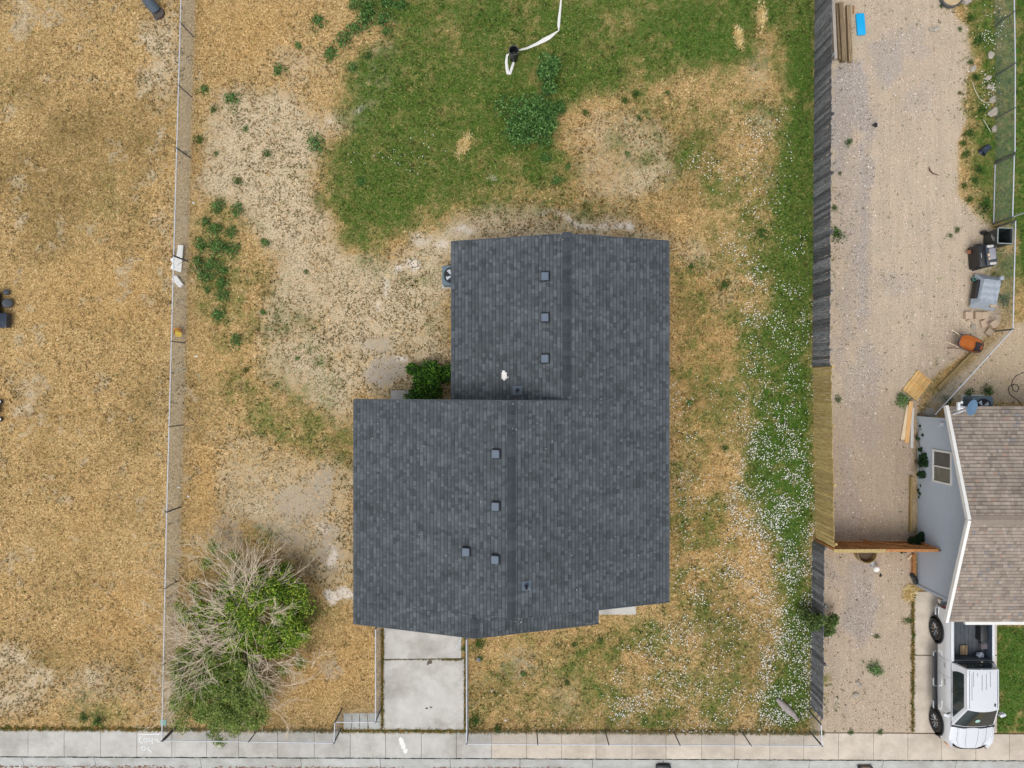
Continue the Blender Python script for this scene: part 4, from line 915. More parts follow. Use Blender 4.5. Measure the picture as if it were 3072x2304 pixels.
for sg in (-1, 1):
    pane('side_window', lambda u, v: off(cabpt(sg, .10 - .0 * v + u * (.76 + .02 * math.sin(v * 3.1)), .08 + v * .76), (sg * .012, 0, 0)))
    mb = MB(); mb.tube([off(cabpt(sg, .52, .08), (sg * .016, 0, 0)), off(cabpt(sg, .52, .84), (sg * .016, 0, 0))], .016, 5); TB(mb, 'window_pillar', M_trim)
    mb = MB(); mb.tube([off(cabpt(sg, .05, .0), (sg * .01, 0, .01)), off(cabpt(sg, .98, .0), (sg * .01, 0, .01))], .018, 6); TB(mb, 'belt_trim', M_chrome)
    mb = MB(); mb.tube([(sg * .995, 2.6, 1.13), (sg * 1.01, 2.66, 1.13), (sg * 1.01, 2.84, 1.13), (sg * .995, 2.9, 1.13)], .02, 6); mb.tube([(sg * .995, 3.35, 1.13), (sg * 1.01, 3.4, 1.13), (sg * 1.01, 3.52, 1.13), (sg * .995, 3.56, 1.13)], .02, 6); TB(mb, 'door_handle', M_chrome)
    for t in (1.35, 3.0, 3.7):
        mb = MB(); mb.tube([(sg * (.972 + sidex(z)), t, z) for z in (.6, .8, 1.02, 1.2, 1.37)], .006, 4); TB(mb, 'door_seam', M_trim)
    m_ = empty('mirror', (0, 0, 0)); m_.parent = tk
    mb = MB(); mb.rbox((sg * 1.15, 1.55, 1.42), (.24, .12, .2), .04, rz=sg * .35); mb.build('housing', M_pw, m_, smooth=True)
    mb = MB(); mb.tube([(sg * .93, 1.6, 1.36), (sg * 1.06, 1.58, 1.38)], .03, 6); mb.build('arm', M_trim, m_)
    mb = MB(); mb.rbox((sg * 1.06, 2.65, .52), (.16, 2.2, .05), .05); TB(mb, 'side_step', M_trim)
    for t in (1.5, 2.45, 3.75): 
        mb = MB(); mb.tube([(sg * 1.0, t - .1, .53), (sg * 1.13, t - .06, .555), (sg * 1.14, t + .1, .555), (sg * 1.14, t + .25, .555)] if t < 3 else [(sg * 1.0, t + .1, .53), (sg * 1.13, t + .04, .555), (sg * 1.14, t - .12, .555)], .03, 6); TB(mb, 'step_tube', M_chrome)
mb = MB(); mb.grid(lambda u, v: ((u * 2 - 1) * .90, .93 + .12 * abs(u * 2 - 1) ** 2.5 + v * .24, 1.345 + .03 * v), 16, 3); TB(mb, 'cowl', M_trim)
for s_ in (-.35, .3): mb = MB(); mb.tube([(s_ - .25, 1.12, 1.39), (s_ + .3, 1.09, 1.40)], .012, 5); TB(mb, 'wiper', M_trim)
mb = MB(); mb.lathe([(.0, .0), (.09, .004), (.1, -.004)], c=off(cabpt(0, 0, .45), (0, -.03, .03)), n=16, M=Matrix.Rotation(.55, 3, 'X')); TB(mb, 'sun_shade', mat('pale_teal', lin(160, 196, 186), .5, .1, 6))
# bed
mb = MB(); mb.box((0, 4.75, .84), (1.62, 2.02, .04)); TB(mb, 'bed_floor', M_bed, smooth=False)
for k in range(9): mb = MB(); mb.box((-.68 + k * .17, 4.75, .868), (.07, 2.0, .014)); TB(mb, 'floor_rib', M_bed, smooth=False)
for sg in (-1, 1):
    mb = MB(); mb.box((sg * .80, 4.75, 1.1), (.04, 2.02, .5)); TB(mb, 'bed_wall', mat('bed_side', lin(86, 100, 116), .5, .06, 5), smooth=False)
    mb = MB(); mb.rbox((sg * .84, 4.76, 1.385), (.11, 2.1, .035), .02); TB(mb, 'bed_rail', M_pw)
    mb = MB(); mb.rbox((sg * .68, 4.7, .96), (.24, .95, .22), .08); TB(mb, 'wheel_housing', M_bed)
mb = MB(); mb.box((0, 3.75, 1.1), (1.62, .04, .5)); mb.rbox((0, 3.74, 1.38), (1.6, .07, .035), .02); TB(mb, 'bed_front', M_bed)
mb = MB(); mb.rbox((0, 5.8, 1.1), (1.72, .08, .56), .03); TB(mb, 'tailgate', M_pw)
mb = MB(); mb.rbox((0, 5.93, .62), (1.86, .2, .2), .06); TB(mb, 'rear_bumper', M_chrome)
mb = MB(); mb.rbox((-.86, 5.78, 1.05), (.16, .1, .4), .03); mb.rbox((.86, 5.78, 1.05), (.16, .1, .4), .03); TB(mb, 'tail_light', mat('red_lens', lin(120, 20, 24), .2, .1, 5))
mb = MB(); mb.tube([(-1.0, 5.35, .48), (-1.02, 5.6, .5), (-.9, 5.75, .48)], .045, 10); TB(mb, 'tail_pipe', M_chrome)
mb = MB(); mb.box((0, 2.9, .5), (1.7, 5.5, .14)); TB(mb, 'chassis', M_dark)
# wheels
def wheel(sg, t):
    w_ = empty('wheel', (sg * .90, t, .44)); w_.parent = tk; M3 = Matrix.Rotation(sg * math.pi / 2, 3, 'Y')
    mb = MB(); mb.lathe([(.27, -.13), (.38, -.14), (.43, -.11), (.445, -.05), (.445, .05), (.43, .11), (.38, .14), (.28, .13)], n=40, M=M3); mb.build('tyre', M_rubber, w_, smooth=True)
    mb = MB(); mb.lathe([(.285, .13), (.27, .12), (.26, .02), (.05, .0), (.001, .0)], n=32, M=M3); mb.build('rim', M_trim, w_, smooth=True)
    for k in range(10):
        mb = MB(); a = 2 * math.pi * k / 10 + .1
        for da in (-.09, .09): mb.tube([M3 @ Vector((.05 * math.cos(a), .05 * math.sin(a), .075)), M3 @ Vector((.27 * math.cos(a + da), .27 * math.sin(a + da), .115))], .010, 5)
        mb.build('spoke', M_chrome, w_)
for sg in (-1, 1):
    for t, _ in WA: wheel(sg, t)
for s_ in (.16, .36, .64, .84):
    mb = MB(); mb.tube([tuple(Vector(hood(s_, v)) + Vector((0, 0, .003))) for v in (.1, .4, .7, .97)], .006, 5); TB(mb, 'crease_shade', M_galv_d)  # dark tubes on the white hood stand in for the shade along its creases
# things lying in the bed
mb = MB()
rnd = random.Random(4)
def lump(mb, c, r, sz=(1, 1, 1), seed=1, n=10, amp=.25, col=None):
    rn = random.Random(seed); ph = [rn.uniform(0, 6) for _ in range(6)]
    prof = []
    vs = []; m_ = n * 2
    for j in range(n + 1):
        th = math.pi * j / n
        for k in range(m_):
            f_ = 2 * math.pi * k / m_
            rr = r * (1 + amp * (.5 * math.sin(3 * f_ + ph[0] + 2 * th) + .35 * math.sin(5 * f_ + ph[1] - 3 * th) + .3 * math.sin(4 * th + ph[2] + f_)))
            vs.append((c[0] + rr * math.sin(th) * math.cos(f_) * sz[0], c[1] + rr * math.sin(th) * math.sin(f_) * sz[1], c[2] + rr * math.cos(th) * sz[2]))
    fs = [(j * m_ + k, j * m_ + (k + 1) % m_, (j + 1) * m_ + (k + 1) % m_, (j + 1) * m_ + k) for j in range(n) for k in range(m_)]
    mb.add(vs, fs, col)
lump(mb, (0, 0, .1), .15, (1, .9, .7), 3); mb.build('plastic_bag', mat('pale_bag', lin(176, 184, 196), .5, .1, 8), loc=P(2936, 1963, .95) , smooth=True, label='crumpled pale plastic bag in the truck bed near the cab', cat='bag')
mb = MB(); mb.rbox((0, 0, .1), (.26, .24, .2), .02, rz=.1); mb.lathe([(.06, .2), (.06, .23), (.001, .23)], c=(-.04, .03, 0), n=12); mb.build('cardboard_box', mat('dull_card', lin(110, 104, 108), .8, .1, 8), loc=P(2944, 1934, .9), label='small dull box with a pale lid in the truck bed', cat='box')
mb = MB(); mb.box((0, 0, .02), (.3, .4, .03)); mb.box((.08, .02, .045), (.05, .38, .02)); mb.box((-.08, .0, .045), (.04, .36, .02)); mb.build('wooden_batten', M_tim, loc=P(2890, 1950, .9), label='pale battens lying on the ribbed truck bed floor', cat='wood')
mb = MB(); mb.rbox((0, 0, .16), (.3, .7, .32), .06); mb.build('tool_case', M_black, loc=P(2938, 1893, .9), smooth=True, label='black tool case against the far side of the truck bed', cat='case')

# ------------------------------------------------------------------ vegetation helpers
def leaves_np(n, cfn, size, colfn, seed, flat=.5, aspect=.55):
    r = np.random.default_rng(seed); c = cfn(r, n)
    ang = r.uniform(0, 2 * np.pi, n); tilt = r.normal(0, 1, (n, 2)) * flat
    nrm = np.stack([tilt[:, 0], tilt[:, 1], np.ones(n)], 1); nrm /= np.linalg.norm(nrm, axis=1)[:, None]
    a = np.stack([np.cos(ang), np.sin(ang), np.zeros(n)], 1); u = a - nrm * (a * nrm).sum(1)[:, None]; u /= np.linalg.norm(u, axis=1)[:, None]; w = np.cross(nrm, u)
    s = size * r.uniform(.6, 1.4, n)[:, None]
    V = np.stack([c - u * s, c + w * s * aspect, c + u * s, c - w * s * aspect], 1).reshape(-1, 3)
    F = np.arange(4 * n).reshape(-1, 4); C = np.repeat(colfn(r, n, c), 4, 0)
    return V, F, C
def pick(cols, jitter=.15):
    cols = np.array(cols)
    def f(r, n, c): return cols[r.integers(0, len(cols), n)] * r.uniform(1 - jitter, 1 + jitter, (n, 1))
    return f
GREENS = [lin(46, 84, 24), lin(66, 108, 34), lin(88, 132, 44), lin(36, 66, 22)]
BLUEG = [lin(60, 100, 42), lin(78, 124, 54), lin(108, 154, 76), lin(44, 76, 34), lin(134, 172, 100)]
def clump_mesh(seed, cols, n=230, r=1.0, h=.45, size=.085, lumpy=.35):
    rr = np.random.default_rng(seed); lobes = rr.normal(0, .29, (9, 2)); lobes[0] = 0; lr = rr.uniform(.36, .55, 9)
    def cf(r_, n_):
        k = r_.integers(0, 9, n_); a = r_.uniform(0, 2 * np.pi, n_); q = np.sqrt(r_.uniform(0, 1, n_)) * lr[k] * 1.12
        x = lobes[k, 0] + q * np.cos(a); y = lobes[k, 1] + q * np.sin(a); d = np.hypot(x, y)
        z = h * np.clip(1.1 - d, .08, 1) * r_.uniform(.35, 1.1, n_)
        return np.stack([x, y, z], 1)
    V, F, C = leaves_np(n, cf, size, pick(cols), seed, .7, .42)
    sv_ = []; 
    for k in range(14):
        a = 6.283 * k / 14 + rr.uniform(-.2, .2); L_ = rr.uniform(.6, 1.05); d = np.array([math.cos(a), math.sin(a)]); w = np.array([-d[1], d[0]]) * .012
        sv_ += [(*(w), 0), (*(-w), 0), (*(d * L_ - w * .4), h * .35), (*(d * L_ + w * .4), h * .35)]
    n0 = len(V); V = np.vstack([V, np.array(sv_)]); F = np.vstack([F, np.arange(n0, n0 + len(sv_)).reshape(-1, 4)]); C = np.vstack([C, np.tile(np.array(cols[0])[None], (len(sv_), 1))])
    return npmesh('weed', V, F, 4, M_leaf, C)
WM = [clump_mesh(s, BLUEG, 260) for s in (1, 2, 3)] + [clump_mesh(s, GREENS, 240) for s in (4, 5)]
OLV = [clump_mesh(8, [lin(96, 104, 44), lin(78, 92, 36), lin(120, 112, 58)], 380, size=.075)]
def weed(px, py, r, label, k=None, group=None, h=1.0, cat='weed'):
    me = (WM + OLV)[k if k is not None else random.randrange(3)]; p = P(px, py); s = r / 70.0 * 1.15
    o = link('weed', me, None, p, (0, 0, random.uniform(0, 6.3)), (s, s * random.uniform(.8, 1.1), s * h)); tag(o, label, cat, group); return o
for a in [
    (613, 268, 22, 'round green weed tuft right of the left chain link fence, upper one'), (694, 300, 33, 'wide bushy green weed near the top of the bare left yard'), (639, 331, 15, 'small weed just below the wide bushy one at upper left', 3),
    (736, 389, 14, 'small faint weed on pale speckled soil left of the lawn'), (602, 423, 20, 'dark weed close to the left chain link fence above the thicket', 3), (651, 462, 12, 'tiny weed between the fence and the speckled soil', 3), (715, 548, 17, 'isolated weed on bare ground above the weed thicket', 3),
    (837, 215, 26, 'bushy weed standing alone in the straw left of the lawn edge'), (895, 139, 17, 'small weed in straw up and right of the lone bushy weed'), (995, 164, 30, 'rounded weed at the lower end of the dark weed mass at the top'), (946, 435, 36, 'large round blue green weed at the left edge of the green lawn', 1),
    (803, 465, 17, 'small weed on bare soil left of the large round weed', 3), (1083, 549, 22, 'dark weed sunk in the lower part of the green lawn'), (1108, 171, 19, 'weed tuft on the bare patch at the lawn top left', 3), (1062, 205, 22, 'thin leaning weed on the bare patch under the dark weed mass'), (796, 729, 21, 'weed right of the thicket on the speckled soil'),
    (953, 66, 30, 'tall faint weed in straw near the top edge'), (1636, 477, 24, 'weed directly below the large lawn shrub', 0), (1680, 324, 30, 'weed right of the large lawn shrub beside the brown patch', 0), (1670, 542, 26, 'dark weed above the roof on the lower lawn edge', 0), (1705, 500, 15, 'small weed between lawn and bare patch above the roof', 0),
    (1756, 336, 17, 'weed on the left rim of the bare right patch', 3), (1876, 306, 17, 'weed on the top rim of the bare right patch', 3), (1883, 463, 14, 'weed in the middle of the bare right patch', 0), (1906, 285, 18, 'spreading weed in thin grass above the bare right patch', 4), (1999, 278, 11, 'small dark weed up right of the bare right patch', 3), (1918, 356, 11, 'tiny weed inside the bare right patch, upper', 4),
    (1490, 452, 0, ''), (2284, 695, 22, 'weed in the flowery strip level with the back edge of the roof', 3), (918, 814, 13, 'small weed on speckled soil left of the air conditioner', 3), (791, 937, 12, 'small dark weed right of the lowest thicket weeds', 0), (893, 1076, 10, 'tiny weed left of the grey bare soil', 0),
    (657, 948, 30, 'weed below the thicket, level with the yellow cup'), (713, 1020, 27, 'lowest weed of the left thicket row'), (736, 1110, 14, 'faint weed on straw well below the thicket', 5),
    (2545, 428, 15, 'spiky little weed alone on the gravel near the dark fence', 4), (2503, 625, 13, 'weed at the foot of the dark fence, upper', 4), (2510, 704, 27, 'dense green weed at the foot of the dark fence, lower', 4), (2519, 521, 8, 'tiny weed at the foot of the dark fence', 4),
    (2512, 1200, 14, 'straggly weed at the foot of the pale fence', 3), (2707, 1200, 30, 'bushy grey green weed touching the pine frame on the gravel', 0), (2494, 1892, 18, 'weed at the foot of the low front fence under the bush', 4), (2725, 1860, 16, 'weed on the gravel beside the concrete drive, upper', 4), (2741, 1904, 9, 'round weed tuft on the drive edge by the rear truck wheel', 4), (2738, 2049, 8, 'round weed tuft on the drive edge by the truck door', 4),
    (2623, 2003, 34, 'loose weed patch in the middle of the front gravel', 0), (2552, 2196, 11, 'weed growing at the sidewalk edge, left of two', 4), (2640, 2196, 12, 'weed growing at the sidewalk edge, right of two', 4), (2630, 1910, 12, 'sparse little weed on the front gravel above the loose patch', 3),
    (2934, 512, 24, 'round green weed below the tipped black pot', 4), (2896, 463, 18, 'green weed left of the tipped black pot', 4), (2952, 620, 32, 'wide low weed against the chain link gate', 4), (2888, 430, 14, 'small weed up left of the tipped black pot', 4), (2878, 88, 10, 'small bright weed on the gravel at top right', 4), (2910, 187, 13, 'bright weed on the gravel edge at top right', 4), (2879, 278, 8, 'tiny yellow green weed on the gravel edge at right', 5), (2822, 20, 10, 'small weed under the stone ring at the top edge', 4),
    (1435, 1934, 20, 'dark weed by the chain link fence just below the roof', 3), (1443, 1975, 14, 'small weed near the round pipe cap in the front lawn', 3), (1392, 1945, 14, 'weed squeezed between driveway and fence', 4), (1428, 2160, 26, 'weed patch in the front lawn by the driveway fence', 3), (1490, 2185, 20, 'weed at the foot of the front lawn near the sidewalk', 3), (1570, 2020, 12, 'dark weed in the dry front lawn, left', 0), (1800, 1920, 12, 'dark weed in the dry front lawn below the porch slab', 3), (1700, 2050, 14, 'dark weed in the middle of the dry front lawn', 3), (1720, 1932, 12, 'small weed just under the garage eave', 3),
    (2067, 1208, 14, 'weed in straw right of the house', 0), (2174, 1345, 16, 'weed among the first clover right of the house', 4), (2170, 855, 18, 'weed in straw right of the rear roof', 3), (1556, 175, 0, ''),
    (255, 2150, 20, 'green grass tuft on the left lawn by the sidewalk', 4), (297, 2160, 24, 'second green grass tuft on the left lawn by the sidewalk', 4), (2070, 798, 14, 'thin weed near the top right corner of the roof', 3),
]:
    if a[2]: weed(*a)
# thicket of weeds by the left fence: one named plant each
for i, (px, py, r, lb) in enumerate([
    (655, 620, 34, 'top left plant of the weed thicket'), (715, 634, 28, 'top right plant of the weed thicket'), (618, 665, 24, 'left plant in the upper weed thicket'), (650, 690, 30, 'centre plant in the upper weed thicket'), (700, 700, 26, 'right plant in the upper weed thicket'),
    (610, 738, 32, 'left plant of the dense middle weed thicket'), (655, 745, 38, 'centre plant of the dense middle weed thicket'), (700, 752, 30, 'right plant of the dense middle weed thicket'), (595, 785, 32, 'thicket plant nearest the white boards by the fence'), (640, 790, 34, 'thicket plant below the dense middle'),
    (618, 830, 32, 'thicket plant below the white board pile, by the straw'), (675, 810, 22, 'thin thicket plant on the right'), (670, 850, 28, 'lower right thicket plant'), (672, 890, 28, 'last leafy plant at the lower end of the thicket'), (625, 872, 18, 'small plant at the lower left of the thicket')]):
    weed(px, py, r, lb, i % 3, 'weeds of the left thicket', 1.25)
for i, (px, py, r, lb) in enumerate([
    (1066, 14, 30, 'leftmost dark weed at the top edge'), (1110, 28, 36, 'dark weed second from left at the top edge'), (1160, 12, 36, 'dark weed third from left at the top edge'), (1205, 20, 26, 'rightmost dark weed at the top edge'), (1095, 62, 36, 'dark weed under the top edge row, left'), (1150, 66, 36, 'dark weed under the top edge row, right'),
    (1065, 92, 32, 'dark weed at the middle of the leaning weed band'), (1035, 125, 34, 'dark weed at the lower end of the leaning weed band'), (1160, 100, 24, 'dark weed jutting down at the right of the band')]):
    weed(px, py, r, lb, i % 3, 'dark weeds at the top of the lawn', 1.3)

def shrub(name, label, px, py, rx, ry, h, n, cols, seed, size=.06, lobes=10, cat='shrub', z0=0, flat=.75, stems=7):
    p = P(px, py); root = empty(name, p, label=label, cat=cat); r0 = np.random.default_rng(seed)
    rx, ry = rx / 70, ry / 70
    lc = r0.normal(0, .42, (lobes, 2)) * [rx, ry]; lh = h * r0.uniform(.5, 1, lobes) * (1 - .3 * np.hypot(lc[:, 0] / rx, lc[:, 1] / ry)); lr = r0.uniform(.28, .5, lobes) * min(rx, ry)
    def cf(r_, n_):
        k = r_.integers(0, lobes, n_); d = r_.normal(0, 1, (n_, 3)); d /= np.linalg.norm(d, axis=1)[:, None]; q = r_.uniform(.5, 1.15, n_)[:, None]
        c = np.stack([lc[k, 0], lc[k, 1], lh[k]], 1) + d * q * lr[k][:, None] * [1, 1, .8]; c[:, 2] = np.clip(c[:, 2], .03, None) + z0; return c
    V, F, C = leaves_np(n, cf, size, pick(cols), seed, flat, .45)
    o = link('foliage', npmesh('foliage', V, F, 4, M_leaf, C), root)
    mb = MB()
    for k in range(min(stems, lobes)): mb.tube([(lc[k, 0] * .1, lc[k, 1] * .1, 0), (lc[k, 0] * .5, lc[k, 1] * .5, lh[k] * .6), (lc[k, 0], lc[k, 1], lh[k])], [.02, .014, .006], 5)
    mb.build('stem', M_bark, root)
    return root
shrub('shrub', 'bright green feathery bush in the corner between rear wall and step', 1292, 1152, 66, 62, 1.1, 8000, [lin(62, 110, 26), lin(104, 152, 42), lin(44, 82, 22), lin(30, 60, 18)], 21, .055, 16)
shrub('shrub', 'large dark green shrub in the middle of the back lawn', 1584, 374, 72, 76, .9, 6500, BLUEG, 22, .05, 22)
shrub('shrub', 'smaller dark shrub on the lawn between the large shrub and the black bin', 1642, 228, 48, 52, .8, 2600, BLUEG, 23, .05, 12)
shrub('shrub', 'leafy bush growing through the low dark front fence', 2436, 1850, 56, 46, 1.3, 4200, [lin(74, 98, 40), lin(98, 124, 56), lin(56, 78, 34), lin(122, 140, 84)], 24, .05, 12)
shrub('shrub', 'dark round shrub against the grey wall near the window', 2745, 1384, 28, 36, 1.0, 1900, [lin(30, 60, 28), lin(44, 80, 36), lin(24, 48, 24)], 25, .045, 8)
shrub('shrub', 'dark spreading shrub at the foot of the grey wall above the cedar gate', 2728, 1612, 38, 24, .7, 1700, [lin(22, 52, 28), lin(34, 66, 34)], 26, .05, 8)
shrub('climbing_plant', 'narrow strip of leaves climbing along the grey wall base above the window', 2749, 1310, 9, 70, .5, 1100, [lin(34, 66, 30), lin(52, 88, 40)], 27, .04, 10, 'plant')
shrub('climbing_plant', 'thin strip of leaves on the wall base below the window', 2751, 1470, 8, 40, .4, 500, [lin(34, 66, 30), lin(52, 88, 40)], 28, .04, 8, 'plant')

for i, (px, py, r_, lb) in enumerate([(2912, 60, 20, 'weed on the ragged edge of the top right green, highest'), (2935, 120, 22, 'weed on the ragged edge of the top right green, second'), (2925, 235, 18, 'weed beside the looping pale rope, left'), (2940, 330, 22, 'weed below the looping pale rope'), (2905, 400, 20, 'weed on the gravel margin up left of the black pot'), (2922, 540, 16, 'weed just below the round weed by the black pot'), (2890, 560, 14, 'weed on bare soil left of the gate, upper'), (2905, 600, 16, 'weed on bare soil left of the gate, lower'), (2870, 690, 12, 'weed on soil up left of the black grill'), (2850, 705, 9, 'tiny weed on gravel farthest left of the black grill'), (2985, 845, 22, 'weed behind the covered grill, upper'), (3010, 900, 26, 'weed behind the covered grill, lower'), (2900, 1180, 20, 'weed in the strip behind the brown roof, left'), (2960, 1172, 24, 'weed in the strip behind the brown roof, middle'), (2840, 1200, 20, 'weed under the diagonal fence rail by the grey wall')]):
    weed(px, py, r_, lb, 4 if i % 3 else 3)
# the big half-dead tree at lower left ------------------------------------------------
def big_tree():
    base = P(745, 1880); root = empty('tree', base, label='big half dead tree at lower left with bare pale twigs around a bright green crown', cat='tree')
    rn = random.Random(31); mb = MB(); trunk_tops = []
    for k in range(8):
        a = 2 * math.pi * k / 8 + rn.uniform(-.3, .3); tip = Vector((.9 * math.cos(a), .9 * math.sin(a), 1.5 + rn.uniform(-.2, .5))); mid = Vector((.3 * math.cos(a), .3 * math.sin(a), .7))
        mb.tube([(0.08 * math.cos(a), .08 * math.sin(a), -.05), mid, tip], [.10, .07, .045], 7); trunk_tops.append(tip)
    mb.build('trunk', M_bark, root, smooth=True)
    # dead twig sprays: (start px, end px, height start/end, count, spread)
    V = []; F = []
    def tub(pts, rs):
        # 3-sided tube
        n0 = len(V)
        for i, (p, r_) in enumerate(zip(pts, rs)):
            d = (pts[min(i + 1, len(pts) - 1)] - pts[max(i - 1, 0)]).normalized(); x = d.cross(Vector((0, 0, 1)));
            x = x.normalized() if x.length > 1e-4 else Vector((1, 0, 0)); y = x.cross(d)
            for k in range(3): t = 2.094 * k; V.append(p + x * math.cos(t) * r_ + y * math.sin(t) * r_)
        for i in range(len(pts) - 1):
            for k in range(3): q = (k + 1) % 3; F.append((n0 + i * 3 + k, n0 + i * 3 + q, n0 + i * 3 + 3 + q, n0 + i * 3 + 3 + k))
    def branch(p, d, L_, r_, depth, droop):
        pts = [p]; d = d.normalized(); n = 5; cur = p
        for i in range(n):
            d = (d + Vector((rn.gauss(0, .17), rn.gauss(0, .17), rn.gauss(0, .09) - droop))).normalized(); cur = cur + d * L_ / n; 
            if cur.z < .06: cur.z = .06; d.z = abs(d.z) * .2
            pts.append(cur)
        rs = [max(.0055, r_ * (1 - .75 * i / n)) for i in range(n + 1)]; tub(pts, rs)
        if depth:
            for k in range(rn.choice((3, 4, 5))):
                i = rn.randint(1, n - 1); dd = (pts[i + 1] - pts[i]).normalized(); side_ = dd.cross(Vector((0, 0, 1))) * rn.choice((-1, 1)); 
                branch(pts[i], dd + side_ * rn.uniform(.25, .7) + Vector((0, 0, rn.uniform(-.1, .3))), L_ * rn.uniform(.35, .65), rs[i] * .7, depth - 1, droop)
    def spray(s, e, z0, z1, cnt, spread, depth=2, r0=.02):
        for _ in range(max(3, int(cnt * .36))):
            a = P(s[0] + rn.gauss(0, 38), s[1] + rn.gauss(0, 38), z0) - base; b = P(e[0] + rn.gauss(0, spread * 1.3), e[1] + rn.gauss(0, spread * 1.3), z1 + rn.uniform(-.3, .3)) - base
            d = b - a; L_ = d.length * rn.uniform(.65, 1.15); branch(a, d + Vector((0, 0, .5)), L_, r0, depth, .07)
    spray((725, 1830), (580, 1700), 1.7, 1.9, 26, 42); spray((730, 1800), (760, 1635), 1.8, 2.0, 20, 34); spray((720, 1840), (545, 1780), 1.6, 1.6, 24, 40); spray((740, 1810), (660, 1680), 1.8, 2.0, 20, 40)
    spray((690, 1930), (500, 1960), 1.5, 1.7, 26, 34); spray((690, 1940), (450, 2040), 1.4, 1.7, 12, 26); spray((700, 1900), (560, 1900), 1.5, 1.5, 14, 30); spray((640, 2010), (440, 2060), 1.2, 1.6, 6, 24)
    spray((830, 1990), (930, 1950), 1.3, 1.3, 12, 30); spray((760, 2000), (850, 2110), 1.3, .9, 22, 36); spray((740, 1990), (790, 2140), 1.3, .8, 14, 34); spray((850, 1960), (935, 2040), 1.2, 1.1, 8, 24, 1)
    spray((690, 2120), (640, 2210), 1.0, .9, 9, 20, 1); spray((600, 2090), (520, 2180), 1.0, .8, 6, 20, 1); spray((740, 2080), (760, 2200), .9, .8, 8, 24, 1); spray((760, 1850), (800, 1750), 1.9, 1.7, 12, 34)
    spray((770, 1850), (860, 1790), 2.1, 2.5, 12, 40, 2, .014); spray((760, 1870), (850, 1960), 2.0, 2.2, 12, 40, 2, .014); spray((730, 1850), (640, 1900), 2.0, 2.2, 14, 50, 2, .014); spray((700, 2000), (600, 2100), 1.5, 1.6, 14, 50, 2, .014); spray((770, 1830), (800, 1760), 2.2, 2.5, 8, 40, 2, .014)
    me = bpy.data.meshes.new('dead_branch'); me.from_pydata([tuple(v) for v in V], [], F); me.materials.append(M_twig); o = link('dead_branch', me, root); o['kind'] = 'stuff'
    # live foliage
    def region(items):
        w = np.array([i[5] for i in items], float); w /= w.sum()
        def cf(r_, n_):
            k = r_.choice(len(items), n_, p=w); it = np.array([i[:5] for i in items])[k]
            d = r_.normal(0, 1, (n_, 3)); d /= np.linalg.norm(d, axis=1)[:, None]; q = r_.uniform(.1, 1.35, n_) ** .75
            z = np.clip(it[:, 3] + d[:, 2] * q * it[:, 4], .05, None); kk = (H - z) / H / 70
            X = (it[:, 0] + d[:, 0] * q * it[:, 2] - 1536) * kk; Y = (1152 - it[:, 1] - d[:, 1] * q * it[:, 2]) * kk
            return np.stack([X - base.x, Y - base.y, z], 1)
        return cf
    rl = random.Random(8); A = []
    for _ in range(64):   # bright dense crown
        a = rl.uniform(0, 6.28); q = math.sqrt(rl.random()); A.append((786 + 134 * q * math.cos(a), 1838 + 122 * q * math.sin(a), rl.uniform(14, 40), 1.5 + .9 * (1 - q) + rl.uniform(-.3, .2), .3, 1))
    for cx_, cy_ in ((560, 1850), (590, 1900), (620, 1870), (650, 1900), (580, 1950), (620, 1960), (670, 1960), (700, 1930), (650, 1820), (600, 1830), (700, 1800), (680, 1770), (740, 1740), (780, 1725), (700, 1980), (740, 2030), (690, 2040), (640, 2010), (870, 1760), (880, 1800), (885, 1850), (840, 1720), (860, 1900), (700, 1880), (690, 1850), (640, 1830), (660, 1800), (600, 1870), (760, 1960), (720, 2000), (820, 1950), (870, 1930), (905, 1890)): A.append((cx_, cy_, 24, 1.3, .3, 1))
    V1, F1, C1 = leaves_np(50000, region(A), .046, pick([lin(112, 148, 30), lin(150, 178, 54), lin(72, 106, 24), lin(184, 196, 84), lin(40, 66, 18), lin(90, 128, 30)]), 41, .55, .5)
    Bq = []
    for _ in range(110):   # paler feathery lower part
        t = rl.random(); cx_ = 520 + 270 * rl.random(); cy_ = 1950 + 225 * rl.random(); 
        if cx_ + .3 * (cy_ - 1960) < 540: continue
        Bq.append((cx_, cy_, rl.uniform(14, 30), 1.25 + rl.uniform(-.3, .4), .3, 1))
    for cx_, cy_ in ((540, 1820), (560, 1850), (600, 1800), (545, 2080), (530, 2120), (850, 2010), (900, 1990), (640, 2200), (700, 2190), (760, 2170), (660, 2225), (740, 2120), (800, 2060), (620, 1690), (700, 1670), (640, 1640), (860, 1700), (580, 1760)): Bq.append((cx_, cy_, 20, .9, .25, .7))
    V2, F2, C2 = leaves_np(52000, region(Bq), .05, pick([lin(118, 146, 56), lin(148, 168, 84), lin(84, 114, 40), lin(172, 178, 108), lin(60, 86, 32)]), 42, .7, .28)
    n1 = len(V1); o = link('crown', npmesh('crown', np.vstack([V1, V2]), np.vstack([F1, F2 + n1]), 4, M_leaf, np.vstack([C1, C2])), root)
big_tree()
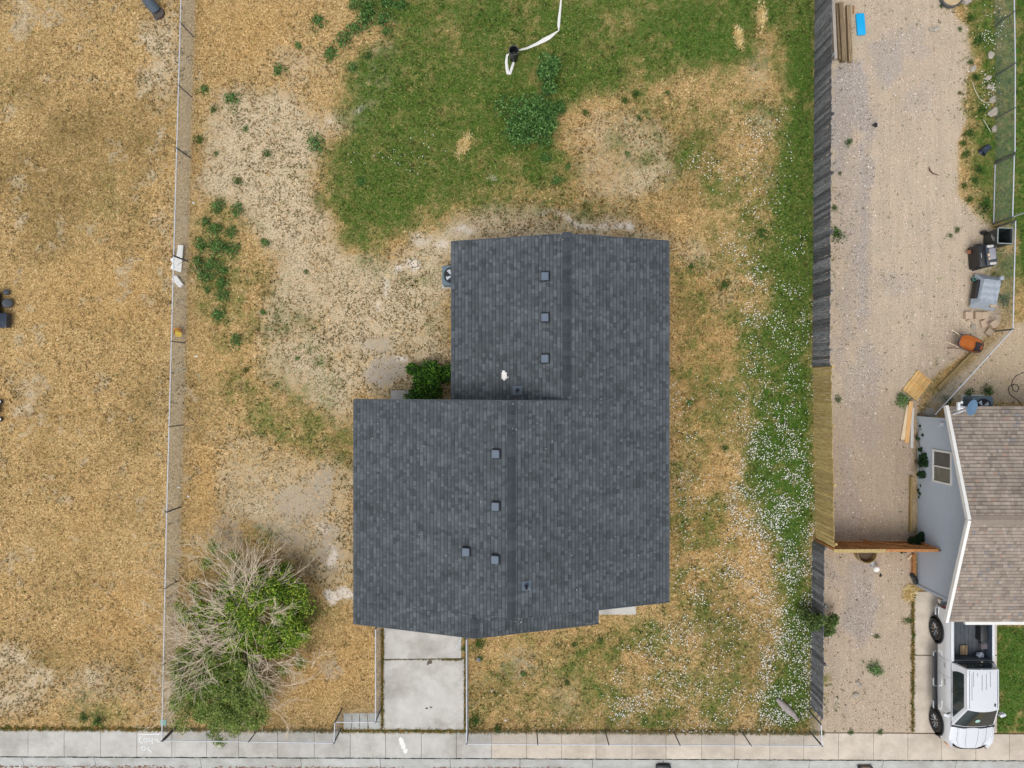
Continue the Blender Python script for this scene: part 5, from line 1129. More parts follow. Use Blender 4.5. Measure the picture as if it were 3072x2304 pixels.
# ------------------------------------------------------------------ grass, straw, flowers, pebbles as real little geometry
def clumpc(X_, Y_, C, lo=.6, hi=1.45, seed=90):
    q = .55 * vnoise(X_ * 70, Y_ * 70, 9, seed) + .45 * vnoise(X_ * 70, Y_ * 70, 21, seed + 3); q = np.clip((q - .25) / .5, 0, 1)
    return C * (lo + (hi - lo) * q)[:, None]
def blades(P2, nb_, length, width, lean, C, seed, zoff=0):
    r = np.random.default_rng(seed); n = len(P2); tot = n * nb_
    base = np.repeat(P2, nb_, 0) + r.normal(0, .018, (tot, 2)); L_ = (np.repeat(length, nb_) if np.ndim(length) else length) * r.uniform(.5, 1.3, tot)
    a = r.uniform(0, 2 * np.pi, tot); th = np.clip(r.normal(lean, .3, tot), .15, 1.45)
    d = np.stack([np.cos(a) * np.sin(th), np.sin(a) * np.sin(th), np.cos(th)], 1); w = np.stack([-np.sin(a), np.cos(a), np.zeros(tot)], 1) * width * r.uniform(.6, 1.4, tot)[:, None]
    B3 = np.concatenate([base, np.full((tot, 1), zoff)], 1)
    V = np.stack([B3 - w, B3 + w, B3 + d * L_[:, None]], 1).reshape(-1, 3); F = np.arange(3 * tot).reshape(-1, 3)
    cc = np.repeat(C, nb_, 0) * r.uniform(.75, 1.25, (tot, 1)); return V, F, np.repeat(cc, 3, 0)
def scatter(n, x0=-23.5, x1=23.5, y0=-14.9, y1=17.6):
    x = rng.uniform(x0, x1, n); y = rng.uniform(y0, y1, n); ok = ~excluded(x, y); return x[ok], y[ok]
def colmix(cols, n):
    c = np.array(cols); return c[rng.integers(0, len(c), n)]
x, y = scatter(170000); g_ = sample(mG, x, y); rr_ = sample(mR, x, y); pn = fbm(x * 70, y * 70, 16, 77, 3)
keep = g_ + (pn - .5) * 1.1 + (rng.uniform(0, 1, len(x)) - .5) * .7 > .48; X_, Y_ = x[keep], y[keep]; viv_ = sample(mV, X_, Y_)[:, None]
Cg = colmix([lin(54, 82, 30), lin(72, 98, 38), lin(98, 120, 52), lin(46, 68, 26), lin(132, 134, 72), lin(170, 158, 102)], len(X_)) * (1 - viv_) + colmix([lin(48, 82, 24), lin(66, 102, 32), lin(94, 126, 46), lin(38, 66, 20), lin(130, 138, 70)], len(X_)) * viv_
V, F, C = blades(np.stack([X_, Y_], 1), 5, .085, .008, .85, clumpc(X_, Y_, Cg, .5, 1.6), 5)
tag(link('green_grass', npmesh('green_grass', V, F, 3, M_straw, C)), 'short green grass of the lawns and the strip by the fence', 'grass', kind='stuff')
x, y = scatter(150000); g_ = sample(mG, x, y); rr_ = sample(mR, x, y); b_ = sample(mB, x, y); s_ = sample(mS, x, y); pn = fbm(x * 70, y * 70, 14, 55, 3)
keep = (g_ < .55) & (rr_ < .4) & (b_ * .75 + s_ * .8 + (pn - .5) * 1.5 < .45) & (sample(strip, x, y) < .5); X_, Y_ = x[keep], y[keep]; o_ = sample(mO, X_, Y_)[:, None]; d_ = sample(mD, X_, Y_)[:, None]
Cs = colmix([lin(226, 196, 144), lin(196, 162, 108), lin(150, 118, 70), lin(246, 224, 180), lin(118, 92, 54), lin(128, 112, 62)], len(X_)); Cs = Cs * (1 - o_ * .8) + colmix([lin(216, 168, 96), lin(190, 138, 72), lin(232, 194, 124)], len(X_)) * o_ * .8
Cs = Cs * (1 - d_ * .85) + colmix([lin(132, 110, 72), lin(106, 88, 54), lin(158, 136, 94), lin(176, 152, 110)], len(X_)) * d_ * .85
V, F, C = blades(np.stack([X_, Y_], 1), 5, .075, .0065, 1.0, clumpc(X_, Y_, Cs, .38, 1.5, 120), 6)
tag(link('dry_grass', npmesh('dry_grass', V, F, 3, M_straw, C)), 'dry straw coloured grass of the worn lawns', 'grass', kind='stuff')
x, y = scatter(26000); g_ = sample(mG, x, y); rr_ = sample(mR, x, y); keep = (rr_ < .4) & (g_ < .35) & (sample(strip, x, y) < .5) & (rng.uniform(0, 1, len(x)) < .7); X_, Y_ = x[keep], y[keep]
V, F, C = blades(np.stack([X_, Y_], 1), 3, .13, .007, 1.25, clumpc(X_, Y_, colmix([lin(236, 210, 160), lin(216, 184, 126), lin(156, 122, 76), lin(124, 98, 60)], len(X_)), .7, 1.3, 140), 16, .03)
tag(link('straw_stalk', npmesh('straw_stalk', V, F, 3, M_straw, C)), 'longer bleached and brown stalks lying over the dry grass', 'grass', kind='stuff')
x, y = scatter(150000); b_ = sample(mB, x, y); s_ = sample(mS, x, y); g_ = sample(mG, x, y); rr_ = sample(mR, x, y); pn = fbm(x * 70, y * 70, 22, 33, 2)
keep = (b_ > .22) & (g_ < .7) & (rr_ < .4) & (s_ < .5) & (pn > .40); X_, Y_ = x[keep], y[keep]
V, F, C = blades(np.stack([X_, Y_], 1), 6, .055, .009, 1.0, colmix([lin(92, 86, 40), lin(74, 76, 34), lin(118, 100, 58), lin(138, 112, 72)], len(X_)), 7)
tag(link('dry_tuft', npmesh('dry_tuft', V, F, 3, M_straw, C)), 'tiny olive tufts peppering the bare pale soil', 'grass', kind='stuff')
# fringe along the edges of sidewalk and drive
ex = []; 
for _ in range(3400):
    px = random.uniform(-60, 2470); ex.append(P(px, yS(px) - abs(random.gauss(0, 5)) + 3)[:2])
for _ in range(700): py = random.uniform(1890, 2180); ex.append(P(random.choice((1150 - abs(random.gauss(0, 3)), 1394 + abs(random.gauss(0, 4)))), py)[:2])
for _ in range(500): py = random.uniform(1780, 2195); ex.append(P(2741 - abs(random.gauss(0, 4)), py)[:2])
ex = np.array(ex); V, F, C = blades(ex, 5, .11, .009, 1.0, colmix([lin(96, 104, 44), lin(150, 122, 66), lin(186, 152, 92), lin(70, 96, 36)], len(ex)), 8, .01)
tag(link('edge_grass', npmesh('edge_grass', V, F, 3, M_straw, C)), 'ragged grass fringe hanging over the sidewalk and driveway edges', 'grass', kind='stuff')
# driveway joint weeds
ex = np.array([P(random.uniform(1155, 1385) if random.random() < .5 else random.uniform(1325, 1388), 1978 + random.gauss(0, 1.2))[:2] for _ in range(160)]); V, F, C = blades(ex, 5, .05, .009, 1.1, colmix([lin(96, 100, 50), lin(140, 118, 70)], len(ex)), 9, .02)
tag(link('joint_grass', npmesh('joint_grass', V, F, 3, M_straw, C)), 'thin weeds growing in the driveway joint', 'grass', kind='stuff')
# clover flowers
x, y = scatter(190000, 4, 23.5, -14.9, 17.5); x2, y2 = scatter(50000, -12, 4); x = np.concatenate([x, x2]); y = np.concatenate([y, y2]); f_ = sample(mF, x, y); pn = fbm(x * 70, y * 70, 40, 21, 4); keep = rng.uniform(0, 1, len(x)) < f_ ** 1.25 * np.clip((pn - .38) * 4.0, 0.06, 1) * .9; X_, Y_ = x[keep], y[keep]
n = len(X_); rad = rng.uniform(.008, .027, n); a = np.arange(6) * np.pi / 3; zz = rng.uniform(.06, .12, n)
ringv = np.stack([X_[:, None] + rad[:, None] * np.cos(a), Y_[:, None] + rad[:, None] * np.sin(a), np.repeat(zz[:, None] - .008, 6, 1)], 2); top = np.stack([X_, Y_, zz + .008], 1)[:, None]
V = np.concatenate([top, ringv], 1).reshape(-1, 3); F = (np.arange(n) * 7)[:, None, None] + np.array([(0, 1 + k, 1 + (k + 1) % 6) for k in range(6)])
tag(link('clover_flower', npmesh('clover_flower', V, F.reshape(-1, 3), 3, M_flower)), 'white clover flowers sprinkled through the grass right of the house', 'flowers', kind='stuff')
# pebbles
x, y = scatter(110000, 12.6, 23.5, -15, 17.6); r_ = sample(mR, x, y); p_ = sample(mP, x, y); g_ = sample(mG, x, y); keep = (r_ > .5) & (g_ < .5) & (rng.uniform(0, 1, len(x)) < .22 + .7 * p_); X_, Y_ = x[keep], y[keep]
n = len(X_); s_ = rng.uniform(.010, .028, n) * np.where(rng.uniform(0, 1, n) < .06, 1.8, 1); octv = np.array([(1, 0, 0), (0, 1, 0), (-1, 0, 0), (0, -1, 0), (0, 0, .7)], float); ang = rng.uniform(0, 6.28, n); ca_, sa_ = np.cos(ang), np.sin(ang); asp = rng.uniform(.6, 1, n)
vx = octv[:, 0][None] * s_[:, None]; vy = octv[:, 1][None] * (s_ * asp)[:, None]; V = np.stack([X_[:, None] + vx * ca_[:, None] - vy * sa_[:, None], Y_[:, None] + vx * sa_[:, None] + vy * ca_[:, None], octv[:, 2][None] * s_[:, None] + .004], 2).reshape(-1, 3)
F = (np.arange(n) * 5)[:, None, None] + np.array([(0, 1, 4), (1, 2, 4), (2, 3, 4), (3, 0, 4)]); C = np.repeat(colmix([lin(214, 204, 192), lin(160, 150, 142), lin(112, 106, 102), lin(190, 170, 150), lin(240, 236, 228), lin(136, 122, 110)], n), 5, 0)
tag(link('gravel', npmesh('gravel', V, F.reshape(-1, 3), 3, M_stone, C)), 'loose grey and tan gravel stones covering the side yard', 'gravel', kind='stuff')

# ------------------------------------------------------------------ loose things, left and middle
def ac(name, label, c, s=.82, cut=None):
    r = empty(name, c, label=label, cat='air conditioner'); h = .72
    mb = MB(); mb.rbox((0, 0, h / 2), (s, s, h - .02), .09); mb.build('case', M_ac, r, smooth=True)
    mb = MB(); mb.rbox((0, 0, -.0 + .03), (s + .12, s + .12, .06), .03); mb.build('pad', M_conc, r)
    mb = MB(); mb.lathe([(.33, h - .0), (.34, h + .015), (.30, h + .012), (.30, h - .006), (.001, h - .005)], n=32); mb.build('fan_well', M_dark, r, smooth=True)
    for k in range(4):
        mb = MB(); a = k * math.pi / 2 + .5
        mb.add([(.05 * math.cos(a), .05 * math.sin(a), h + .004), (.27 * math.cos(a - .25), .27 * math.sin(a - .25), h + .002), (.28 * math.cos(a + .35), .28 * math.sin(a + .35), h + .02), (.05 * math.cos(a + .9), .05 * math.sin(a + .9), h + .01)], [(0, 1, 2, 3)]); mb.build('fan_blade', M_galv, r)
    mb = MB()
    for q in (.1, .2, .3):
        mb.tube([(q * math.cos(t * math.pi / 12), q * math.sin(t * math.pi / 12), h + .03) for t in range(25)], .004, 4)
    mb.lathe([(.07, h + .03), (.05, h + .045), (.001, h + .045)], n=16); mb.build('grille', M_ac, r)
    mb = MB()
    for k in range(12):
        z = .12 + k * .045
        for sx, sy, dx_, dy_ in ((1, 0, .012, s - .2), (-1, 0, .012, s - .2), (0, 1, s - .2, .012), (0, -1, s - .2, .012)): mb.box((sx * s / 2, sy * s / 2, z), (dx_, dy_, .015))
    mb.build('louvre', M_galv_d, r)
    return r
ac('air_conditioner', 'blue grey air conditioner half hidden under the rear left eave', (-2.52, P(1345, 826, .7).y, 0))
ac('air_conditioner', 'dark green grey air conditioner behind the satellite dish', (P(2945, 1215, .7).x + .05, P(2945, 1220, .7).y, 0), .86)
# black bin with white drain hose
bp = P(1541, 177); r = empty('drum', bp, label='open black plastic drum standing on the back lawn', cat='drum')
mb = MB(); mb.lathe([(.17, .0), (.2, .4), (.2, .78), (.185, .80), (.18, .76), (.17, .3), (.001, .28)], n=28); mb.build('shell', M_black, r, smooth=True)
mb = MB(); mb.tube([(.195 * math.cos(t * math.pi / 14), .195 * math.sin(t * math.pi / 14), .80) for t in range(29)], .012, 6); mb.build('rim', M_galv_d, r, smooth=True)
def ribbon(name, label, pts, th=.012, m=M_white, cat='hose'):
    V_ = []; n = len(pts); P3 = [P(a, b, z) for a, b, w, z in pts]
    mb = MB(); vs = []
    for i, (a, b, w, z) in enumerate(pts):
        d = P3[min(i + 1, n - 1)] - P3[max(i - 1, 0)]; s = Vector((-d.y, d.x, 0)).normalized() * (w / 70 / 2)
        c = P3[i]; vs += [c - s, c + Vector((0, 0, th)), c + s, c - Vector((0, 0, .01))]
    fs = [(i * 4 + k, i * 4 + (k + 1) % 4, i * 4 + 4 + (k + 1) % 4, i * 4 + 4 + k) for i in range(n - 1) for k in range(4)] + [(3, 2, 1, 0), (4 * n - 4, 4 * n - 3, 4 * n - 2, 4 * n - 1)]
    mb.add(vs, fs); return mb.build(name, m, label=label, cat=cat, smooth=True)
ribbon('lay_flat_hose', 'white lay flat hose running from the drum to the top edge of the frame', [(1682, -60, 5, .05), (1683, 0, 5, .05), (1681, 25, 6, .05), (1678, 50, 8, .05), (1676, 75, 8, .06), (1676, 92, 3, .09), (1668, 97, 5, .06), (1648, 112, 12, .05), (1634, 119, 13, .05), (1610, 132, 9, .06), (1580, 145, 6, .15), (1558, 150, 5, .3)], .02)
ribbon('lay_flat_hose', 'short folded white hose loop at the foot of the black drum', [(1530, 160, 5, .4), (1521, 166, 6, .2), (1519, 185, 8, .06), (1521, 205, 9, .05), (1524, 220, 10, .05), (1530, 221, 8, .06), (1534, 208, 8, .07), (1539, 194, 7, .08), (1541, 186, 5, .08)], .03)
# litter at the left fence
def foam(name, label, poly, z, th, rot=0, m=None, cat='board'):
    mb = MB(); q = [P(*p) for p in poly]; pts = [(v.x, v.y) for v in q]; ar = sum(a[0] * b[1] - b[0] * a[1] for a, b in zip(pts, pts[1:] + pts[:1]))
    mb.prism(pts if ar > 0 else pts[::-1], z, z + th); return mb.build(name, m or M_white, label=label, cat=cat)
foam('foam_board', 'tall narrow white board leaning over the white pile by the left fence', [(540, 737), (555, 738), (551, 788), (535, 795), (535, 770)], .12, .05)
foam('foam_board', 'upper white wedge of the board pile crossing the left fence', [(513, 779), (533, 767), (536, 770), (535, 794), (521, 792)], .05, .04)
foam('foam_board', 'lower wide white board of the pile by the left fence', [(513, 806), (520, 791), (548, 790), (545, 817), (536, 816)], .03, .04)
foam('foam_block', 'white foam block lying askew below the white board pile', [(520, 839), (529, 828), (534, 829), (554, 855), (545, 864), (541, 863)], .02, .14, cat='block')
r = empty('plastic_cup', P(536, 990), label='yellow plastic tub with orange base lying against the left fence', cat='tub')
My = mat('yellow_plastic', lin(236, 200, 70), .5, .05, 5); Mo = mat('orange_plastic', lin(238, 160, 20), .5, .05, 5)
Mt = Matrix.Rotation(.6, 3, 'Z') @ Matrix.Rotation(1.0, 3, 'X')
mb = MB(); mb.lathe([(.001, .02), (.15, .02), (.17, .1), (.17, .14)], n=20, M=Mt, c=(0, 0, .14)); mb.build('base', Mo, r, smooth=True)
mb = MB(); mb.lathe([(.12, .14), (.14, .3), (.13, .31), (.001, .3)], n=20, M=Mt, c=(0, 0, .14)); mb.build('lid', My, r, smooth=True)
for px, py, lb in ((590, 1069, 'small white litter scrap in straw right of the left fence'), (537, 1462, 'pale blue litter scrap on the fence strip'), (566, 1489, 'white litter scrap in orange straw by the left fence'), (581, 609, 'white litter scrap above the weed thicket'), (1437, 1978, 'round pale pipe cap in the front lawn'), (2292, 2157, 'white rag near the lower right of the front lawn by the fence'), (2350, 2216, 'white paper on the sidewalk inside the fence'), (1517, 2160, 'small white litter in the front lawn')):
    if 'cap' in lb:
        mb = MB(); mb.lathe([(.09, 0), (.09, .05), (.06, .055), (.001, .04)], n=18); mb.build('pipe_cap', mat('lilac_plastic', lin(150, 140, 160), .6, .1, 5), loc=P(px, py), label=lb, cat='pipe cap')
    elif 'rag' in lb: continue
    else:
        mb = MB(); lump(mb, (0, 0, .03), .045, (1.2, .8, .5), int(px), 6, .5); mb.build('litter', M_white, loc=P(px, py), label=lb, cat='litter')
# bucket at the top left
bp = P(476, 38); r = empty('bucket', bp, label='black barrel leaning over at the top edge of the left lawn', cat='barrel')
Mt = Matrix.Rotation(.62, 3, 'Z') @ Matrix.Rotation(-.62, 3, 'X')
mb = MB(); mb.lathe([(.19, .02), (.22, .06), (.22, .75), (.001, .76)], n=28, M=Mt, c=(-.04, .04, .1)); mb.build('shell', mat('barrel_shell', lin(84, 98, 112), .4, .1, 5), r, smooth=True)
mb = MB(); mb.lathe([(.25, .0), (.26, .05), (.24, .12), (.001, .14)], n=28, c=(0.02, -.04, .0)); mb.build('lid', mat('dark_brown_plastic', lin(78, 70, 66), .6, .1, 8), r, smooth=True)
mb = MB(); mb.tube([(-.62, .32, .05), (-.3, .02, .06), (-.1, -.25, .05)], .02, 6); mb.lathe([(.06, 0), (.06, .06), (.001, .07)], c=(-.1, -.29, .0), n=12); mb.build('handle', M_galv_d, r)
# mower cut by the left edge
r = empty('riding_mower', P(-6, 920), label='black riding mower half out of frame at the left edge', cat='mower')
mb = MB(); mb.rbox((.18, -.62, .28), (.95, .62, .3), .06); mb.build('rear_bin', mat('navy_enamel', lin(44, 54, 70), .3, .1, 6), r, smooth=True)
mb = MB(); mb.rbox((0, .0, .3), (.5, 1.2, .3), .1); mb.rbox((0, .1, .55), (.4, .5, .2), .08); mb.build('body', M_black, r, smooth=True)
for x_, y_, rad_ in ((.55, .12, .2), (-.55, .12, .2), (.45, .6, .12), (-.45, .6, .12)):
    w_ = MB(); w_.lathe([(.001, .1), (rad_ * .5, .11), (rad_ * .9, .09), (rad_, .03), (rad_, -.06), (rad_ * .8, -.1)], n=24, c=(x_, y_, rad_), M=Matrix.Rotation(math.copysign(.5, x_), 3, 'Y')); w_.build('wheel', mat('grey_tyre', lin(70, 76, 84), .5, .1, 6), r, smooth=True)
mb = MB(); mb.tube([(-.1, .3, .7), (.2, .45, .8), (.45, .55, .75)], .02, 6); mb.tube([(.3, -.3, .5), (.3, -.9, .55)], .02, 6); mb.build('lever', M_galv, r)
mb = MB(); lump(mb, (.08, .4, .5), .16, (1, 1, .8), 5, 8, .3); mb.build('engine', M_galv_d, r)
r = empty('garden_trolley', P(-10, 1240), label='dark trolley with a white wheel just entering at the left edge', cat='trolley')
mb = MB(); mb.rbox((0, .2, .25), (.5, .5, .2), .05); mb.build('tray', M_black, r)
for y_ in (-.25, .5):
    mb = MB(); mb.lathe([(.001, .03), (.07, .035), (.07, .0)], n=16, c=(.22, y_, .12)); mb.build('wheel', M_white, r); mb = MB(); mb.lathe([(.07, .03), (.11, .02), (.11, -.04)], n=18, c=(.22, y_, .12)); mb.build('tyre', M_rubber, r)
# utility lid
mb = MB(); mb.rbox((0, 0, .01), (.26, .26, .05), .03); mb.build('valve_box', mat('teal_plastic', lin(120, 170, 160), .6, .1, 8), loc=P(491, 2167), label='small teal valve box lid at the foot of the left corner post', cat='lid')
# sawn log on the flowery lawn
mb = MB(); n=8; mb.tube([(-.5, .42, .06), (-.3, .25, .09), (-.05, .0, .1), (.2, -.22, .09), (.42, -.5, .05)], [.06, .13, .15, .12, .06], 9); mb.build('driftwood_log', mat('grey_log', lin(160, 152, 148), .9, .25, 9, bump=.8), loc=P(2363, 2125), rz=.0, smooth=True, label='weathered grey log lying in clover at the lower right of the front lawn', cat='log')
# rod on the driveway
mb = MB(); mb.tube([P(1386, 1908, .3), P(1372, 1938, .05), P(1366, 1950, .035)], .022, 7); mb.build('downspout_pipe', M_galv, label='thin pale pipe lying on the driveway top right corner under the eave', cat='pipe')
# straw heaps on the lawn
def straw_heap(label, px, py, L_, W_, ang, n=240, seed=1):
    rn = np.random.default_rng(seed); V_ = []; F_ = []
    u = rn.normal(0, .4, n) * L_; v = rn.normal(0, .35, n) * W_; ca, sa = math.cos(ang), math.sin(ang)
    pts = np.stack([u * ca - v * sa, u * sa + v * ca], 1)
    V, F, C = blades(pts, 2, .2, .012, 1.25, colmix([lin(222, 200, 140), lin(190, 160, 96), lin(236, 220, 170)], n), seed, .05)
    tag(link('straw_heap', npmesh('straw_heap', V, F, 3, M_straw, C), None, P(px, py)), label, 'straw')
straw_heap('curl of dead pale stems on the back lawn left of the large shrub', 1393, 435, .55, .3, 1.1, 260, 1)
straw_heap('pale straw tuft near the top of the lawn by the fence', 2214, 115, .6, .2, 1.8, 200, 2)
straw_heap('dry seed head tuft at the top right corner of the lawn', 2283, 55, .6, .25, 1.6, 200, 3)
straw_heap('long dry yellow grass tuft at the corner of the grey wall', 2725, 1778, .38, .3, 1.5, 260, 4)

# ------------------------------------------------------------------ loose things, gravel yard
def at(px, py, z=0): return P(px, py, z)
M_pl0 = mat_wood('faded_board', lin(170, 148, 112), lin(206, 186, 150), 'X', .8, .1)
# timber stack
def beam(label, a, b, w, h, z, m=M_tim, name='timber_beam', cat='timber', group=None):
    A = P(*a, z + h); B_ = P(*b, z + h); A.z = B_.z = z + h / 2; d = B_ - A; mb = MB(); mb.box((0, 0, 0), (w, d.length, h)); 
    o = mb.build(name, m, loc=(A + B_) / 2, rz=math.atan2(-d.x, d.y), label=label, cat=cat, group=group); return o
beam('grey slatted rail leaning beside the dark fence, leftmost of the timber stack', (2500, -10), (2508, 175), .13, .3, .0, mat_wood('grey_timber', lin(150, 142, 132), lin(196, 188, 176), 'Y', .85, .1))
beam('brown timber beam, second from the dark fence in the stack', (2512, 8), (2520, 178), .10, .12, .02)
beam('thick old timber beam in the middle of the stack', (2524, 6), (2534, 181), .19, .24, .02)
beam('old timber beam nearest the blue board', (2546, 14), (2553, 184), .16, .18, .02)
beam('thin orange lath along the right side of the timber stack', (2562, 16), (2561, 40), .06, .03, .02, M_ced, 'lath')
mb = MB(); mb.rbox((0, 0, .06), (.36, .92, .08), .05); mb.build('kickboard', mat('bright_blue_plastic', lin(0, 170, 232), .4, .05, 4), loc=P(2580, 75), rz=.08, smooth=True, label='bright blue plastic board lying on the gravel beside the timber stack', cat='board')
# stone / wood ring at top
r = empty('planter_ring', P(2848, -6), label='metal ring planter with pale wood rim cut by the top edge', cat='planter')
mb = MB(); mb.lathe([(.46, 0), (.5, .22), (.46, .22), (.42, .05), (.001, .04)], n=28); mb.build('ring', M_galv_d, r, smooth=True)
mb = MB(); mb.lathe([(.001, .17), (.4, .18), (.43, .2)], n=20); mb.build('board_fill', M_pl0, r)
mb = MB(); lump(mb, (0, 0, .08), .22, (1.1, .8, .6), 9, 8, .3); mb.build('rock', M_rock, loc=P(2896, 3), smooth=True, label='brown grey boulder beside the ring planter at the top edge', cat='rock')
for i, (px, py, s, lb) in enumerate([(2971, 167, .17, 'uppermost pale rock in the weeds by the chain link fence'), (2964, 234, .13, 'second pale rock from the top in the weeds'), (2968, 262, .16, 'white rock with a flat face in the weeds, third from the top'), (2976, 338, .24, 'largest pale rock in the weeds by the chain link fence'), (2981, 388, .15, 'white rock just above the tipped black pot'), (2976, 300, .16, 'grey brown rock above the largest pale rock'),
        (2917, 207, .16, 'grey flat rock at the edge of the top right weeds'), (2808, 88, .15, 'tan flat stone on the gravel, right of a pair at the top'), (2793, 90, .13, 'tan pointed stone on the gravel, left of a pair at the top'), (2918, 981, .13, 'egg shaped pale stone left of the stacked blocks'), (2572, 2048, .1, 'white stone cluster member on the front gravel, upper'), (2580, 2056, .09, 'white stone cluster member on the front gravel, lower'), (2566, 2084, .14, 'flat oval stone on the front gravel'), (2786, 1236, .2, 'white upright stone slab at the back corner of the grey wall')]):
    mb = MB(); lump(mb, (0, 0, s * .3), s, (1, random.uniform(.6, .9), .5), i + 40, 8, .22); mb.build('rock', M_rock, loc=P(px, py), rz=random.uniform(0, 6), smooth=False, label=lb, cat='rock')
# tipped pot
r = empty('plant_pot', P(2944, 456), .75, label='tipped over black plastic pot in the weeds by the chain link fence', cat='pot'); Mt = Matrix.Rotation(math.pi / 2 - .15, 3, 'Y')
mb = MB(); mb.lathe([(.12, .36), (.16, -.0), (.175, -.02), (.165, -.03), (.14, .0), (.10, .3), (.001, .3)], n=22, M=Mt, c=(-.1, 0, .16)); mb.lathe([(.001, .36), (.12, .36)], n=22, M=Mt, c=(-.1, 0, .16)); mb.build('shell', mat('blue_black_plastic', lin(44, 56, 72), .4, .1, 6), r, smooth=True)
mb = MB(); mb.rbox((.08, .02, .31), (.18, .1, .006), .02); mb.build('sticker', M_white, r)
# dark rag, rusty bar
mb = MB(); lump(mb, (0, 0, .03), .1, (1.2, .8, .35), 51, 7, .5); mb.build('rag', M_black, loc=P(2624, 376), label='small black rag on the gravel', cat='rag')
mb = MB(); mb.tube([P(2787, 502, .03), P(2790, 512, .04), P(2798, 520, .03), P(2816, 526, .03)], [.02, .035, .03, .012], 7); mb.build('rusty_bar', mat('rust', lin(104, 70, 62), .9, .2, 12), label='short curved rusty bar on the gravel', cat='bar')
mb = MB(); lump(mb, (0, 0, .02), .05, (1, 1.6, .4), 52, 6, .5); mb.build('clod', M_dark, loc=P(2641, 1725), label='dark clod on the front gravel below the white jug', cat='clod')
# pine frame
r = empty('pine_tray', P(2749, 1157), R(-38), label='new pine slatted tray lying on the gravel by the bushy weed', cat='tray')
a0 = .0
for k in range(9):
    mb = MB(); mb.box((0, -.34 + k * .085, .04), (1.0, .074, .02)); o = mb.build('slat', M_pine, r); o.rotation_euler = (0, 0, math.pi / 2 * 0)
for x_, L_ in ((-.5, .80), (0, .78), (.5, .84)):
    mb = MB(); mb.box((0, 0, 0), (L_, .045, .09)); o = mb.build('cross_bar', M_pine, r, loc=(x_, 0, .09)); o.rotation_euler = (0, 0, math.pi / 2)
r.rotation_euler = (0, 0, R(52))
# planks
M_pl = mat_wood('pale_plank', lin(204, 184, 150), lin(232, 216, 184), 'Y', .8, .08); M_pl2 = mat_wood('orange_plank', lin(212, 160, 100), lin(238, 196, 140), 'Y', .8, .05)
beam('pale plank, leftmost of three below the pine tray', (2727, 1215), (2708, 1319), .17, .03, .05, M_pl, 'plank', 'plank'); beam('orange plank, middle of three below the pine tray', (2734, 1204), (2721, 1328), .17, .03, .085, M_pl2, 'plank', 'plank'); beam('whitish plank, rightmost of three, against the wall plants', (2738, 1222), (2736, 1344), .13, .03, .05, mat_wood('grey_plank', lin(190, 186, 180), lin(222, 218, 212), 'Y', .8, .05), 'plank', 'plank')
# long timber edging
M_edge = mat_wood('mossy_timber', lin(132, 112, 74), lin(176, 156, 112), 'Y', .85, .1)
beam('long mossy timber edging running diagonally below the wheelbarrow', (2816, 1166), (2948, 1031), .16, .18, .0, M_edge, 'timber_edging')
beam('reddish timber edging along the grey wall above the cedar gate', (2737, 1430), (2735, 1596), .12, .16, .0, M_edge, 'timber_edging'); beam('pale timber edging along the grey wall below the cedar gate', (2743, 1662), (2743, 1738), .1, .15, .0, M_ced, 'timber_edging')
beam('short pale offcut by the wall below the cedar gate', (2724, 1677), (2738, 1665), .07, .05, .02, M_pl, 'offcut', 'wood')
# wheelbarrow
r = empty('wheelbarrow', P(2886, 1034), R(-20), label='orange wheelbarrow with a blackened front, parked by the long timber', cat='wheelbarrow')
r.scale = (1.0, 1.0, 1.0)
Mor = mat('orange_tray', lin(178, 98, 38), .9, .15, 4, dirt=lin(176, 132, 66), dirt_amt=.7); Mtr = mat('black_tray', lin(56, 56, 62), .5, .15, 5)
def tray(k, z, sx=1.0):
    pts = []
    for i in range(28):
        a = 2 * math.pi * i / 28; ca, sa = math.cos(a), math.sin(a); x_ = .50 * (abs(ca) ** .75) * math.copysign(1, ca); y_ = .32 * (abs(sa) ** .6) * math.copysign(1, sa)
        if x_ > 0: y_ *= (1 - .10 * x_ / .5)
        pts.append((x_ * k * sx + (0.0), y_ * k, z))
    return pts
mb = MB(); L3 = [tray(1.03, .60), tray(1.0, .61), tray(.95, .58), tray(.82, .42), tray(.66, .34)]; vs = sum(L3, []); fs = [(l * 28 + i, l * 28 + (i + 1) % 28, (l + 1) * 28 + (i + 1) % 28, (l + 1) * 28 + i) for l in range(4) for i in range(28)] + [tuple(4 * 28 + i for i in range(28))]
mb.add(vs, fs); mb.build('tray', Mor, r, smooth=True)
mb = MB(); L3 = [tray(1.07, .615), tray(.99, .62)]; mb.add(sum(L3, []), [(i, (i + 1) % 28, 28 + (i + 1) % 28, 28 + i) for i in range(28)]); mb.add([(x_, y_, z_ - .25 if q else z_) for q in (0, 1) for x_, y_, z_ in tray(1.07 - .2 * q, .615)], [(i, (i + 1) % 28, 28 + (i + 1) % 28, 28 + i) for i in range(28)]); mb.build('rim', Mtr, r, smooth=True)
mb = MB(); mb.grid(lambda u, v: (.50 * math.cos((u - .5) * 2.0) * (1 - .32 * v) , .31 * math.sin((u - .5) * 2.6) * (1 - .2 * v), .605 - .24 * v), 14, 6); mb.build('scorched_front', Mtr, r, smooth=True)
for s_ in (-1, 1):
    mb = MB(); mb.tube([(-.98, s_ * .27, .60), (-.52, s_ * .25, .44), (-.36, s_ * .22, .24), (.5, s_ * .09, .19)], .02, 7); mb.build('handle', M_pl, r, smooth=True)
    mb = MB(); mb.tube([(-.48, s_ * .3, .42), (-.55, s_ * .36, .02), (-.3, s_ * .3, .4)], .014, 6); mb.build('leg', M_black, r)
